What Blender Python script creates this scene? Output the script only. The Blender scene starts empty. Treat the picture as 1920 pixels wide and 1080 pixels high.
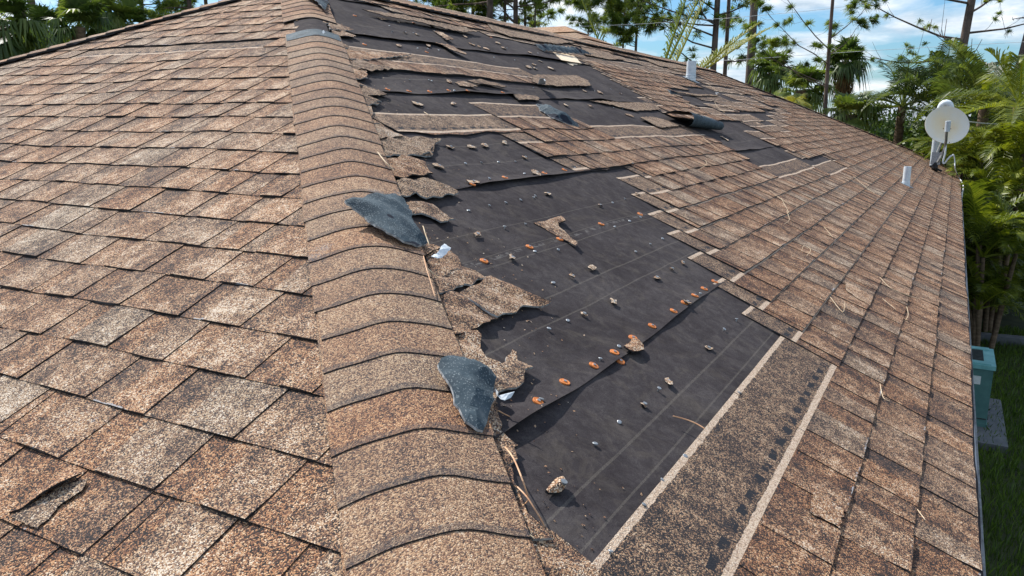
import bpy, math, random
import numpy as np
from mathutils import Matrix, Vector, geometry
random.seed(7); RNG = np.random.default_rng(7)
S = bpy.context.scene; COL = S.collection

# ------------------------------------------------------------------ camera
CAM = np.array([-0.13799, -0.14590, 0.94557])
YAW, PITCH, ROLL, FPX = -0.501814, 0.208241, 0.00700760, 1485.43
TH = 0.416822; CO, SI, TA = math.cos(TH), math.sin(TH), math.tan(TH)
E = 0.143; W = 8.412; L = 18.883; GZ = -2.62; HL = 2.39; CAPW = 0.150
_f = np.array([math.sin(YAW)*math.cos(PITCH), math.cos(YAW)*math.cos(PITCH), -math.sin(PITCH)])
_r0 = np.array([math.cos(YAW), -math.sin(YAW), 0.0]); _u0 = np.cross(_r0, _f)
_r = _r0*math.cos(ROLL) + _u0*math.sin(ROLL); _u = -_r0*math.sin(ROLL) + _u0*math.cos(ROLL)
cd = bpy.data.cameras.new('camera'); cd.sensor_width = 36; cd.lens = FPX*36/1920
cd.clip_start = 0.05; cd.clip_end = 3000
cam = bpy.data.objects.new('camera', cd); COL.objects.link(cam)
m = Matrix.Identity(4)
for i in range(3):
    m[i][0] = _r[i]; m[i][1] = _u[i]; m[i][2] = -_f[i]; m[i][3] = CAM[i]
cam.matrix_world = m; S.camera = cam

# ------------------------------------------------------------------ light
SUN_EL, SUN_AZ = math.radians(50), math.radians(-75)      # azimuth from +Y towards +X
sdir = Vector((math.sin(SUN_AZ)*math.cos(SUN_EL), math.cos(SUN_AZ)*math.cos(SUN_EL), math.sin(SUN_EL)))
sl = bpy.data.lights.new('sun', 'SUN'); sl.energy = 4.6; sl.angle = math.radians(0.5); sl.color = (1.0, 0.955, 0.89)
so = bpy.data.objects.new('sun', sl); COL.objects.link(so)
so.rotation_euler = sdir.to_track_quat('Z', 'Y').to_euler(); so.location = (-20, 5, 30)
S.view_settings.view_transform = 'Standard'; S.view_settings.look = 'None'
S.view_settings.exposure = 0.42; S.view_settings.gamma = 1

def NT(tree):
    n, l = tree.nodes, tree.links
    def add(t, ins=None, **kw):
        x = n.new(t)
        for k, v in kw.items(): setattr(x, k, v)
        for k, v in (ins or {}).items():
            if hasattr(v, 'is_linked') or isinstance(v, bpy.types.NodeSocket): l.new(v, x.inputs[k])
            else: x.inputs[k].default_value = v
        return x
    return add, l
def mth(add, op, a, b=0.0, c=0.0, clamp=False):
    return add('ShaderNodeMath', {0: a, 1: b, 2: c}, operation=op, use_clamp=clamp).outputs[0]
def ramp(add, fac, stops, interp='LINEAR'):
    r = add('ShaderNodeValToRGB', {0: fac}); cr = r.color_ramp; cr.interpolation = interp
    while len(cr.elements) < len(stops): cr.elements.new(0.5)
    for e, (p, c) in zip(cr.elements, stops):
        e.position = p; e.color = (c[0], c[1], c[2], 1)
    return r.outputs[0]
def mix(add, f, a, b, mode='MIX'):
    x = add('ShaderNodeMix', None, data_type='RGBA', blend_type=mode)
    for i, v in ((0, f), (6, a), (7, b)):
        if isinstance(v, bpy.types.NodeSocket): x.id_data.links.new(v, x.inputs[i])
        else: x.inputs[i].default_value = v if i == 0 else (v[0], v[1], v[2], 1)
    return x.outputs[2]

w = bpy.data.worlds.new('World'); S.world = w; w.use_nodes = True
w.node_tree.nodes.clear(); add, lk = NT(w.node_tree)
sky = add('ShaderNodeTexSky', None, sky_type='NISHITA', sun_disc=False, sun_elevation=SUN_EL,
          sun_rotation=SUN_AZ % (2*math.pi), air_density=1.3, dust_density=0.6, ozone_density=2.2)
geo = add('ShaderNodeNewGeometry')
tc = add('ShaderNodeTexCoord')
sep = add('ShaderNodeSeparateXYZ', {0: tc.outputs['Generated']})
den = mth(add, 'ADD', mth(add, 'ABSOLUTE', sep.outputs[2]), 0.16)
px = mth(add, 'DIVIDE', sep.outputs[0], den); py = mth(add, 'DIVIDE', sep.outputs[1], den)
cv = add('ShaderNodeCombineXYZ', {0: px, 1: py, 2: 0.0})
n1 = add('ShaderNodeTexNoise', {'Vector': cv.outputs[0], 'Scale': 1.25, 'Detail': 9.0, 'Roughness': 0.56, 'Distortion': 0.25})
n2 = add('ShaderNodeTexNoise', {'Vector': cv.outputs[0], 'Scale': 2.7, 'Detail': 7.0, 'Roughness': 0.6})
cf = ramp(add, n1.outputs[0], [(0.42, (0, 0, 0)), (0.57, (1, 1, 1))])
cc = ramp(add, n2.outputs[0], [(0.34, (4.2, 5.6, 7.0)), (0.50, (7.4, 8.3, 9.2)), (0.60, (10.4, 10.6, 10.8))])
skyb = mix(add, 1.0, sky.outputs[0], (0.60, 0.94, 1.32), 'MULTIPLY')
colr = mix(add, cf, skyb, cc)
bg = add('ShaderNodeBackground', {0: colr, 1: 0.085})
wo = add('ShaderNodeOutputWorld', {0: bg.outputs[0]})

# ------------------------------------------------------------------ helpers
def tag(o, label=None, cat=None, group=None, kind=None):
    if label: o['label'] = label
    if cat: o['category'] = cat
    if group: o['group'] = group
    if kind: o['kind'] = kind
    return o
def empty(name, loc=(0, 0, 0), rz=0.0):
    o = bpy.data.objects.new(name, None); COL.objects.link(o); o.location = loc; o.rotation_euler = (0, 0, rz)
    o.empty_display_size = 0.2; return o
def link(name, me, parent=None):
    o = bpy.data.objects.new(name, me); COL.objects.link(o)
    if parent: o.parent = parent
    return o

class MB:
    """collects faces with three uv layers and builds one mesh object"""
    def __init__(s): s.v = []; s.f = []; s.uv = []; s.loc = []; s.hue = []; s.mi = []
    def face(s, pts, uv=None, loc=(0.3, 0.5), hue=(0.5, 0.0), mi=0):
        i = len(s.v); s.v.extend(pts); n = len(pts); s.f.append(tuple(range(i, i+n)))
        s.uv.extend(uv if uv else [(p[0]+p[2]*.7, p[1]+p[2]*.3) for p in pts])
        s.loc.extend([loc]*n if not isinstance(loc, list) else loc); s.hue.extend([hue]*n); s.mi.append(mi)
    def box(s, c, d, R=None, mi=0, taper=1.0):
        hx, hy, hz = d[0]/2, d[1]/2, d[2]/2
        P = [Vector((sx*hx*(taper if sz > 0 else 1), sy*hy*(taper if sz > 0 else 1), sz*hz)) for sz in (-1, 1) for sy in (-1, 1) for sx in (-1, 1)]
        if R is not None: P = [R @ p for p in P]
        P = [tuple(p + Vector(c)) for p in P]
        for q in ((0, 2, 3, 1), (4, 5, 7, 6), (0, 1, 5, 4), (2, 6, 7, 3), (0, 4, 6, 2), (1, 3, 7, 5)): s.face([P[k] for k in q], mi=mi)
    def tube(s, pts, rad, n=8, caps=True, mi=0):
        pts = [Vector(p) for p in pts]; N = len(pts)
        if not hasattr(rad, '__len__'): rad = [rad]*N
        rings = []; up = Vector((0.13, 0.21, 0.97))
        t0 = (pts[1]-pts[0]).normalized(); a = t0.cross(up)
        if a.length < 0.1: a = t0.cross(Vector((1, 0, 0)))
        a.normalize()
        for i in range(N):
            t = (pts[min(i+1, N-1)]-pts[max(i-1, 0)]).normalized(); a = (a - t*a.dot(t)).normalized(); b = t.cross(a)
            rings.append([tuple(pts[i] + (a*math.cos(2*math.pi*k/n) + b*math.sin(2*math.pi*k/n))*rad[i]) for k in range(n)])
        i0 = len(s.v); ln = 0.0
        for i, r in enumerate(rings):
            s.v.extend(r)
        for i in range(N-1):
            d = (pts[i+1]-pts[i]).length
            for k in range(n):
                k2 = (k+1) % n
                s.f.append((i0+i*n+k, i0+i*n+k2, i0+(i+1)*n+k2, i0+(i+1)*n+k))
                s.uv.extend([(k/n, ln), ((k+1)/n, ln), ((k+1)/n, ln+d), (k/n, ln+d)]); s.loc.extend([(.3, .5)]*4); s.hue.extend([(.5, 0)]*4); s.mi.append(mi)
            ln += d
        if caps:
            s.face(list(reversed(rings[0])), mi=mi); s.face(rings[-1], mi=mi)
    def build(s, name, mats, parent=None, smooth=False, autosm=None):
        me = bpy.data.meshes.new(name); me.from_pydata([tuple(map(float, p)) for p in s.v], [], s.f)
        for nm, dat in (('UVMap', s.uv), ('loc', s.loc), ('hue', s.hue)):
            l_ = me.uv_layers.new(name=nm); l_.data.foreach_set('uv', np.array(dat, dtype=np.float32).ravel())
        if not isinstance(mats, (list, tuple)): mats = [mats]
        for x in mats: me.materials.append(x)
        if len(mats) > 1: me.polygons.foreach_set('material_index', s.mi)
        if smooth: me.polygons.foreach_set('use_smooth', [True]*len(me.polygons))
        me.update(); return link(name, me, parent)

class Frame:
    def __init__(s, u, v, n, lim): s.u, s.v, s.n = map(np.array, (u, v, n)); s.lim = lim
    def warp(s, u, k):
        q = k*E; lo, hi = s.lim(k); g = max(0.0, min(1.0, (min(u-lo, hi-u)-.05)/.5))
        return g*(0.0035*math.sin(1.9*u+2.3*q+.7) + 0.003*math.sin(4.3*u-3.1*q) + 0.0022*math.sin(9.1*u+5*q+1.3) + 0.0012*math.sin(23*u + 11*q))
    def pt(s, u, k, h, clamp=True):
        if clamp:
            lo, hi = s.lim(k); u = min(max(u, lo), hi)
        p = s.u*u + s.v*(k*E) + s.n*(h + s.warp(u, k)); return (float(p[0]), float(p[1]), float(p[2]))
FB = Frame((0., 1., 0.), (-CO, 0., SI), (SI, 0., CO), lambda k: (k*E*CO + .085, L - k*E*CO))
FA = Frame((1., 0., 0.), (0., CO, SI), (0., -SI, CO), lambda k: (-W + k*E*CO, -k*E*CO - .085))
def ray(px, py): d = _f*FPX + _r*(px-960) + _u*(540-py); return d
def onB(px, py, h=0.0):
    n = FB.n; d = ray(px, py); X = CAM + d*((h - n@CAM)/(n@d)); return -X[0]/CO/E + h*SI/CO/E*0, X[1]
def onBxyz(px, py, h=0.0):
    n = FB.n; d = ray(px, py); return CAM + d*((h - n@CAM)/(n@d))
def onA(px, py):
    n = FA.n; d = ray(px, py); X = CAM + d*((0 - n@CAM)/(n@d)); return X[1]/CO/E, X[0]
def at_dist(px, py, D):
    d = ray(px, py); d = d/np.linalg.norm(d[:2]); return CAM + d*D

# ------------------------------------------------------------------ materials
def newmat(name):
    mt = bpy.data.materials.new(name); mt.use_nodes = True; nt = mt.node_tree; nt.nodes.clear(); add, l = NT(nt)
    out = add('ShaderNodeOutputMaterial'); return mt, add, l, out
def finish(add, l, out, col, rough=0.9, bump=None, bs=0.3, bd=0.002, metallic=0.0, spec=0.3, **kw):
    b = add('ShaderNodeBsdfPrincipled', {'Base Color': col if isinstance(col, bpy.types.NodeSocket) else (*col, 1), 'Roughness': rough, 'Metallic': metallic, 'Specular IOR Level': spec})
    if bump is not None:
        bn = add('ShaderNodeBump', {'Height': bump, 'Strength': bs, 'Distance': bd}); l.new(bn.outputs[0], b.inputs['Normal'])
    l.new(b.outputs[0], out.inputs[0]); return b

def granule(name, mode='field', bright=1.0):
    mt, add, l, out = newmat(name)
    uv = add('ShaderNodeUVMap', None, uv_map='UVMap').outputs[0]
    loc = add('ShaderNodeSeparateXYZ', {0: add('ShaderNodeUVMap', None, uv_map='loc').outputs[0]})
    hue = add('ShaderNodeSeparateXYZ', {0: add('ShaderNodeUVMap', None, uv_map='hue').outputs[0]})
    v, tone = loc.outputs[0], loc.outputs[1]
    hs, reg = hue.outputs[0], hue.outputs[1]
    vo = add('ShaderNodeTexVoronoi', {'Vector': uv, 'Scale': 430.0}); rnd = add('ShaderNodeSeparateColor', {0: vo.outputs['Color']})
    vo2 = add('ShaderNodeTexVoronoi', {'Vector': uv, 'Scale': 190.0}); rnd2 = add('ShaderNodeSeparateColor', {0: vo2.outputs['Color']})
    # blotches of darker and lighter granules
    mp = add('ShaderNodeMapping', {'Vector': uv, 'Scale': (1.0, 0.62, 1.0)})
    bl = add('ShaderNodeTexNoise', {'Vector': mp.outputs[0], 'Scale': 11.0, 'Detail': 6.0, 'Roughness': 0.62})
    b2 = add('ShaderNodeTexNoise', {'Vector': uv, 'Scale': 34.0, 'Detail': 5.0, 'Roughness': 0.65})
    b3 = add('ShaderNodeTexNoise', {'Vector': uv, 'Scale': 1.6, 'Detail': 3.0})
    x = mth(add, 'MULTIPLY_ADD', rnd.outputs[0], 0.95 if mode == 'field' else 0.62, -0.245 if mode == 'field' else -0.075)
    x = mth(add, 'MULTIPLY_ADD', rnd2.outputs[1], 0.13, x)
    x = mth(add, 'MULTIPLY_ADD', mth(add, 'SUBTRACT', bl.outputs[0], 0.5), 1.55 if mode == 'field' else 0.42, x)
    x = mth(add, 'MULTIPLY_ADD', mth(add, 'SUBTRACT', b2.outputs[0], 0.5), 1.05 if mode == 'field' else 0.25, x)
    x = mth(add, 'MULTIPLY_ADD', mth(add, 'SUBTRACT', b3.outputs[0], 0.5), 0.25, x)
    x = mth(add, 'MULTIPLY_ADD', mth(add, 'SUBTRACT', tone, 0.5), 0.5, x)
    x = mth(add, 'ADD', x, 0.15 if mode == 'field' else 0.15)
    st_ = add('ShaderNodeTexNoise', {'Vector': uv, 'Scale': 3.3, 'Detail': 9.0, 'Roughness': 0.68})
    so_ = ramp(add, mth(add, 'MULTIPLY_ADD', v, -0.06, st_.outputs[0]), [(0.50, (0, 0, 0)), (0.62, (1, 1, 1))])
    x = mth(add, 'MULTIPLY_ADD', so_, -0.20 if mode == 'field' else -0.08, x)
    # the factory's darker blend band across the head of each tab
    if mode == 'field':
        band = ramp(add, mth(add, 'MULTIPLY_ADD', mth(add, 'SUBTRACT', bl.outputs[0], 0.5), 1.6, v), [(0.55, (0, 0, 0)), (0.95, (1, 1, 1))])
        x = mth(add, 'MULTIPLY_ADD', band, -0.15, x)
    k = bright
    pal = [(0.0, (0.017*k, 0.014*k, 0.014*k)), (0.20, (0.058*k, 0.034*k, 0.027*k)), (0.38, (0.185*k, 0.080*k, 0.044*k)),
           (0.55, (0.385*k, 0.180*k, 0.084*k)), (0.72, (0.53*k, 0.300*k, 0.150*k)), (0.92, (0.62*k, 0.46*k, 0.31*k)), (1.0, (0.72*k, 0.60*k, 0.46*k))]
    col = ramp(add, x, pal)
    pal2 = [(0.0, (0.02*k, 0.019*k, 0.021*k)), (0.25, (0.075*k, 0.058*k, 0.054*k)), (0.45, (0.19*k, 0.122*k, 0.083*k)),
            (0.62, (0.35*k, 0.24*k, 0.15*k)), (0.8, (0.50*k, 0.375*k, 0.25*k)), (1.0, (0.64*k, 0.56*k, 0.46*k))]
    colg = ramp(add, x, pal2)
    hf = mth(add, 'MULTIPLY_ADD', mth(add, 'SUBTRACT', b3.outputs[0], 0.5), 1.2, hs, clamp=True)
    col = mix(add, hf, col, colg)
    if mode == 'field':
        # headlap (reg 1): dark speckle; bond strips light; sealant dabs
        xd = mth(add, 'ADD', mth(add, 'MULTIPLY_ADD', mth(add, 'SUBTRACT', bl.outputs[0], 0.5), -0.7, x), 0.07)
        dark = ramp(add, xd, [(0.08, (0.016, 0.015, 0.018)), (0.26, (0.07, 0.050, 0.042)), (0.42, (0.24, 0.135, 0.080)), (0.65, (0.45, 0.295, 0.175)), (1.0, (0.6, 0.5, 0.38))])
        wob = mth(add, 'MULTIPLY_ADD', mth(add, 'SUBTRACT', b2.outputs[0], 0.5), 0.09, v)
        top = mth(add, 'GREATER_THAN', wob, 2.285)
        lowA = mth(add, 'LESS_THAN', wob, 1.15)
        strip = mth(add, 'MAXIMUM', top, lowA)
        light = ramp(add, mth(add, 'MULTIPLY_ADD', rnd.outputs[0], 0.6, mth(add, 'MULTIPLY', b2.outputs[0], 0.42)),
                     [(0.2, (0.26, 0.175, 0.125)), (0.5, (0.56, 0.41, 0.29)), (0.9, (0.72, 0.62, 0.5))])
        hd = mix(add, strip, dark, light)
        suv = add('ShaderNodeSeparateXYZ', {0: uv})
        fr = mth(add, 'FRACT', mth(add, 'MULTIPLY', suv.outputs[0], 13.0))
        near = mth(add, 'LESS_THAN', mth(add, 'ABSOLUTE', mth(add, 'SUBTRACT', mth(add, 'MULTIPLY_ADD', bl.outputs[0], .5, fr), 0.75)), mth(add, 'MULTIPLY', b2.outputs[0], 0.5))
        vb = mth(add, 'LESS_THAN', mth(add, 'ABSOLUTE', mth(add, 'SUBTRACT', mth(add, 'MULTIPLY_ADD', bl.outputs[0], .16, wob), 1.38)), mth(add, 'MULTIPLY', b2.outputs[0], 0.13))
        b4 = mth(add, 'GREATER_THAN', b2.outputs[0], 0.44)
        dab = mth(add, 'MULTIPLY', mth(add, 'MULTIPLY', near, vb), b4)
        hd = mix(add, dab, hd, (0.010, 0.012, 0.018))
        col = mix(add, mth(add, 'MULTIPLY', mth(add, 'GREATER_THAN', v, 1.03), mth(add, 'GREATER_THAN', reg, 0.5)), col, hd)
        # worn grey-white spots and scuffed lower edges
        wn = add('ShaderNodeTexNoise', {'Vector': uv, 'Scale': 5.2, 'Detail': 7.0, 'Roughness': 0.7})
        edge = mth(add, 'LESS_THAN', mth(add, 'MULTIPLY_ADD', b2.outputs[0], 0.12, v), 0.085)
        spot = mth(add, 'MULTIPLY', edge, mth(add, 'GREATER_THAN', wn.outputs[0], 0.60))
        col = mix(add, mth(add, 'MULTIPLY', spot, 0.8), col, (0.42, 0.42, 0.43))
        scf = mth(add, 'GREATER_THAN', mth(add, 'MULTIPLY_ADD', rnd.outputs[2], 0.035, wn.outputs[0]), 0.735)
        col = mix(add, mth(add, 'MULTIPLY', scf, 0.75), col, (0.30, 0.31, 0.33))
    else:
        wn = add('ShaderNodeTexNoise', {'Vector': uv, 'Scale': 3.2, 'Detail': 6.0, 'Roughness': 0.7})
        scf = mth(add, 'GREATER_THAN', mth(add, 'MULTIPLY_ADD', rnd.outputs[2], 0.09, wn.outputs[0]), 0.70)
        col = mix(add, mth(add, 'MULTIPLY', scf, 0.45), col, (0.27, 0.28, 0.29))
        eb = mth(add, 'LESS_THAN', mth(add, 'MULTIPLY_ADD', b2.outputs[0], 0.10, v), 0.10)
        col = mix(add, mth(add, 'MULTIPLY', eb, 0.45), col, (0.05, 0.05, 0.055))
    ht = mth(add, 'ADD', mth(add, 'MULTIPLY', vo.outputs['Distance'], -1.0), mth(add, 'MULTIPLY', rnd.outputs[1], 0.7))
    finish(add, l, out, col, 0.86, ht, 0.8, 0.0022, spec=0.4)
    return mt
M = {}
M['gran'] = granule('laminated_granules'); M['cap'] = granule('cap_granules', 'cap')
mt, add, l, out = newmat('asphalt_edge')
n = add('ShaderNodeTexNoise', {'Scale': 90.0, 'Detail': 4.0})
finish(add, l, out, ramp(add, n.outputs[0], [(0.35, (0.010, 0.010, 0.011)), (0.6, (0.035, 0.033, 0.034)), (0.75, (0.12, 0.12, 0.13))]), 0.85, n.outputs[0], .5, .003)
M['edge'] = mt
mt, add, l, out = newmat('asphalt_backing')          # grey-blue sanded underside of torn shingles
oc = add('ShaderNodeTexCoord').outputs['Object']
n = add('ShaderNodeTexNoise', {'Vector': oc, 'Scale': 14.0, 'Detail': 6.0}); v = add('ShaderNodeTexVoronoi', {'Vector': oc, 'Scale': 480.0})
sp = add('ShaderNodeSeparateColor', {0: v.outputs['Color']})
n3 = add('ShaderNodeTexNoise', {'Vector': oc, 'Scale': 7.0, 'Detail': 2.0})
base = ramp(add, n.outputs[0], [(0.3, (0.026, 0.040, 0.052)), (0.55, (0.052, 0.078, 0.095)), (0.75, (0.10, 0.125, 0.14))])
base = mix(add, mth(add, 'GREATER_THAN', sp.outputs[0], 0.90), base, (0.17, 0.20, 0.21))
base = mix(add, mth(add, 'GREATER_THAN', n3.outputs[0], 0.60), base, (0.012, 0.016, 0.028))
finish(add, l, out, base, 0.8, sp.outputs[0], .5, .001); M['back'] = mt
mt, add, l, out = newmat('roofing_felt')
uv = add('ShaderNodeUVMap', None, uv_map='UVMap').outputs[0]
suv = add('ShaderNodeSeparateXYZ', {0: uv})
n = add('ShaderNodeTexNoise', {'Vector': uv, 'Scale': 26.0, 'Detail': 8.0, 'Roughness': 0.72, 'Distortion': 0.5})
nf = add('ShaderNodeTexNoise', {'Vector': uv, 'Scale': 160.0, 'Detail': 4.0, 'Roughness': 0.7, 'Distortion': 3.0})
nb = add('ShaderNodeTexNoise', {'Vector': uv, 'Scale': 2.4, 'Detail': 4.0})
f = mth(add, 'MULTIPLY_ADD', nf.outputs[0], 0.5, mth(add, 'MULTIPLY', n.outputs[0], 0.5))
f = mth(add, 'MULTIPLY_ADD', mth(add, 'SUBTRACT', nb.outputs[0], 0.5), 0.42, f)
du = add('ShaderNodeTexNoise', {'Vector': uv, 'Scale': 7.0, 'Detail': 10.0, 'Roughness': 0.78, 'Distortion': 1.2})
base = ramp(add, f, [(0.33, (0.025, 0.0205, 0.022)), (0.5, (0.049, 0.0425, 0.0445)), (0.66, (0.090, 0.080, 0.079))])
base = mix(add, mth(add, 'MULTIPLY', mth(add, 'SUBTRACT', du.outputs[0], 0.50, clamp=True), 1.6, clamp=True), base, (0.17, 0.145, 0.115))
# printed lay lines, parallel to the laps
ln = None
for p, wd in ((4.57, .016), (5.08, .02), (7.6, .016), (8.18, .02), (9.42, .016), (9.74, .012), (10.55, .012), (13.5, .02), (14.6, .02), (19.8, .03), (26.2, .03)):
    q = mth(add, 'LESS_THAN', mth(add, 'ABSOLUTE', mth(add, 'SUBTRACT', suv.outputs[1], p*E)), wd*E)
    ln = q if ln is None else mth(add, 'MAXIMUM', ln, q)
ln = mth(add, 'MULTIPLY', ln, mth(add, 'MULTIPLY', mth(add, 'SUBTRACT', nf.outputs[0], 0.30, clamp=True), 0.75, clamp=True))
base = mix(add, ln, base, (0.30, 0.27, 0.22))
sc = mth(add, 'LESS_THAN', mth(add, 'ABSOLUTE', mth(add, 'SUBTRACT', suv.outputs[1], 9.64*E)), .05*E)
sc = mth(add, 'MULTIPLY', sc, mth(add, 'MULTIPLY', mth(add, 'GREATER_THAN', n.outputs[0], 0.52), 0.25))
base = mix(add, sc, base, (0.3, 0.29, 0.27))
finish(add, l, out, base, 0.92, f, .6, .004, spec=.08); M['felt'] = mt

def simple(name, c1, c2, scale=20.0, rough=0.6, metallic=0.0, bs=.2, spec=.4, coord='Object', stretch=(1, 1, 1)):
    mt, add, l, out = newmat(name)
    mp = add('ShaderNodeMapping', {'Vector': add('ShaderNodeTexCoord').outputs[coord], 'Scale': stretch})
    n = add('ShaderNodeTexNoise', {'Vector': mp.outputs[0], 'Scale': scale, 'Detail': 6.0, 'Roughness': .65})
    finish(add, l, out, ramp(add, n.outputs[0], [(0.32, c1), (0.68, c2)]), rough, n.outputs[0], bs, .004, metallic, spec)
    M[name] = mt; return mt
simple('orange_plastic', (0.40, 0.11, 0.022), (0.74, 0.24, 0.05), 60, .5)
simple('galvanized_steel', (0.20, 0.22, 0.23), (0.46, 0.48, 0.50), 60, .45, .6)
simple('white_pvc', (0.52, 0.60, 0.66), (0.80, 0.84, 0.86), 18, .5)
simple('grey_pvc', (0.40, 0.47, 0.52), (0.60, 0.66, 0.70), 10, .5)
simple('black_rubber', (0.01, 0.01, 0.01), (0.04, 0.04, 0.04), 30, .8)
simple('bracket_steel', (0.12, 0.12, 0.12), (0.30, 0.31, 0.31), 25, .5, .5)
simple('plywood', (0.72, 0.56, 0.38), (0.86, 0.72, 0.54), 12, .8, stretch=(1, 8, 1))
simple('stucco', (0.45, 0.42, 0.37), (0.55, 0.52, 0.46), 40, .9)
simple('painted_fascia', (0.55, 0.56, 0.56), (0.72, 0.72, 0.70), 12, .6)
simple('torn_plastic', (0.55, 0.62, 0.68), (0.9, 0.92, 0.94), 40, .4)
simple('dry_needle', (0.50, 0.24, 0.12), (0.78, 0.50, 0.30), 30, .7)
simple('pale_twig', (0.55, 0.40, 0.24), (0.80, 0.66, 0.46), 30, .7)
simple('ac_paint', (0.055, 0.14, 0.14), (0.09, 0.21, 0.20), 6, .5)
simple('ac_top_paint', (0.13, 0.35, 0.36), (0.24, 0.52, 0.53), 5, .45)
simple('dark_metal', (0.02, 0.03, 0.03), (0.05, 0.06, 0.06), 20, .6)
simple('paper_sticker', (0.55, 0.6, 0.6), (0.7, 0.75, 0.75), 30, .6)
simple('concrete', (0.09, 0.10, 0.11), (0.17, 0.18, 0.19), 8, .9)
simple('copper_cable', (0.55, 0.56, 0.57), (0.75, 0.76, 0.78), 8, .5)
simple('far_roof', (0.30, 0.33, 0.37), (0.42, 0.45, 0.49), 3, .8)
simple('wire_grey', (0.55, 0.57, 0.6), (0.7, 0.72, 0.75), 3, .5)
simple('pine_bark', (0.045, 0.030, 0.024), (0.20, 0.145, 0.12), 5, .95, bs=1.0, stretch=(1, 1, .35))
simple('palm_bark', (0.07, 0.045, 0.03), (0.24, 0.17, 0.11), 7, .95, bs=1.0, stretch=(1, 1, 3))
simple('dead_frond', (0.11, 0.055, 0.02), (0.30, 0.17, 0.06), 3, .9)
simple('lawn_soil', (0.020, 0.026, 0.010), (0.050, 0.065, 0.020), 3, .95)
# dish paint with a rust-stained centre
mt, add, l, out = newmat('dish_paint')
oc = add('ShaderNodeTexCoord').outputs['Object']; n = add('ShaderNodeTexNoise', {'Vector': oc, 'Scale': 5.0, 'Detail': 5.0})
ds = add('ShaderNodeVectorMath', {0: oc, 1: (0, -.02, 0)}, operation='DISTANCE').outputs['Value']
fx = mth(add, 'MULTIPLY_ADD', n.outputs[0], 0.28, ds)
finish(add, l, out, ramp(add, fx, [(0.20, (0.78, 0.58, 0.34)), (0.30, (0.78, 0.67, 0.47)), (0.42, (0.76, 0.72, 0.62))]), .45); M['dish'] = mt

def leafmat(name, c1, c2, c3, scale=0.9, trans=0.35):
    mt, add, l, out = newmat(name)
    g = add('ShaderNodeNewGeometry'); oi = add('ShaderNodeObjectInfo')
    hv = add('ShaderNodeSeparateXYZ', {0: add('ShaderNodeUVMap', None, uv_map='loc').outputs[0]})
    n = add('ShaderNodeTexNoise', {'Vector': add('ShaderNodeTexCoord').outputs['Object'], 'Scale': scale, 'Detail': 3.0})
    x = mth(add, 'MULTIPLY_ADD', hv.outputs[1], 0.55, mth(add, 'MULTIPLY_ADD', n.outputs[0], 0.5, -0.02))
    x = mth(add, 'MULTIPLY_ADD', mth(add, 'SUBTRACT', oi.outputs['Random'], .5), 0.25, x)
    c = ramp(add, x, [(0.22, c1), (0.5, c2), (0.8, c3)])
    b = add('ShaderNodeBsdfPrincipled', {'Base Color': c, 'Roughness': 0.45, 'Specular IOR Level': 0.45})
    t = add('ShaderNodeBsdfTranslucent', {'Color': mix(add, 1.0, c, (1.5, 1.5, 0.7), 'MULTIPLY')})
    ms = add('ShaderNodeMixShader', {0: trans}); l.new(b.outputs[0], ms.inputs[1]); l.new(t.outputs[0], ms.inputs[2])
    l.new(ms.outputs[0], out.inputs[0]); M[name] = mt
leafmat('pine_needles', (0.05, 0.085, 0.020), (0.12, 0.18, 0.032), (0.25, 0.29, 0.055), trans=.45)
leafmat('sabal_leaf', (0.040, 0.075, 0.020), (0.10, 0.15, 0.035), (0.22, 0.26, 0.06), trans=.42)
leafmat('areca_leaf', (0.030, 0.048, 0.008), (0.10, 0.135, 0.014), (0.26, 0.285, 0.025), trans=.33)
leafmat('yellow_frond', (0.09, 0.12, 0.025), (0.20, 0.22, 0.04), (0.34, 0.31, 0.06), trans=.25)
leafmat('dull_frond', (0.035, 0.060, 0.018), (0.09, 0.13, 0.035), (0.20, 0.23, 0.06), trans=.4)
leafmat('broad_leaf', (0.025, 0.05, 0.012), (0.065, 0.11, 0.02), (0.13, 0.19, 0.035))
leafmat('grass_blade', (0.030, 0.055, 0.010), (0.065, 0.12, 0.018), (0.12, 0.19, 0.03))

# ------------------------------------------------------------------ house: shell
house = empty('house', (0, 0, GZ))
tag(house, 'single storey house whose brown shingle hip roof is stripped to black felt in places', 'house')
def part(o, label=None):
    o.parent = house; o.location = (0, 0, -GZ)
    if label: o['label'] = label
    return o
KR = W/2/CO/E                                    # slope length of the ridge in exposures
AP = (-W/2, W/2, W/2*TA); RE = (-W/2, L-W/2, W/2*TA)
b = MB()                                         # sheathing under everything, four slopes and the two hidden ones
def q4(b, P, uvs=None, **k): b.face(P, uvs, **k)
d = 0.016
O = [(0, 0), (-W, 0), (-W, L), (0, L)]
q4(b, [(0, 0, -d), AP[:2]+(AP[2]-d,), (-W, 0, -d)]); q4(b, [(0, 0, -d), (0, L, -d), RE[:2]+(RE[2]-d,), AP[:2]+(AP[2]-d,)])
part(b.build('roof_deck', M['felt']))
for nm, P in (('roof_slope', [(-W, L, -.002), (-W, 0, -.002), (AP[0], AP[1], AP[2]-.002), (RE[0], RE[1], RE[2]-.002)]), ('roof_slope', [(0, L, -.002), (-W, L, -.002), (RE[0], RE[1], RE[2]-.002)])):
    b = MB(); b.face(P, [(p[0]*.7+p[1], p[2]*2.4) for p in P]); part(b.build(nm, M['cap']), 'far roof slope')
b = MB(); hw = GZ; OV = .45
for (x0, y0, x1, y1) in ((-OV, OV, -OV, L-OV), (-OV, L-OV, -W+OV, L-OV), (-W+OV, L-OV, -W+OV, OV), (-W+OV, OV, -OV, OV)):
    b.face([(x0, y0, GZ), (x1, y1, GZ), (x1, y1, -.15), (x0, y0, -.15)])
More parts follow.
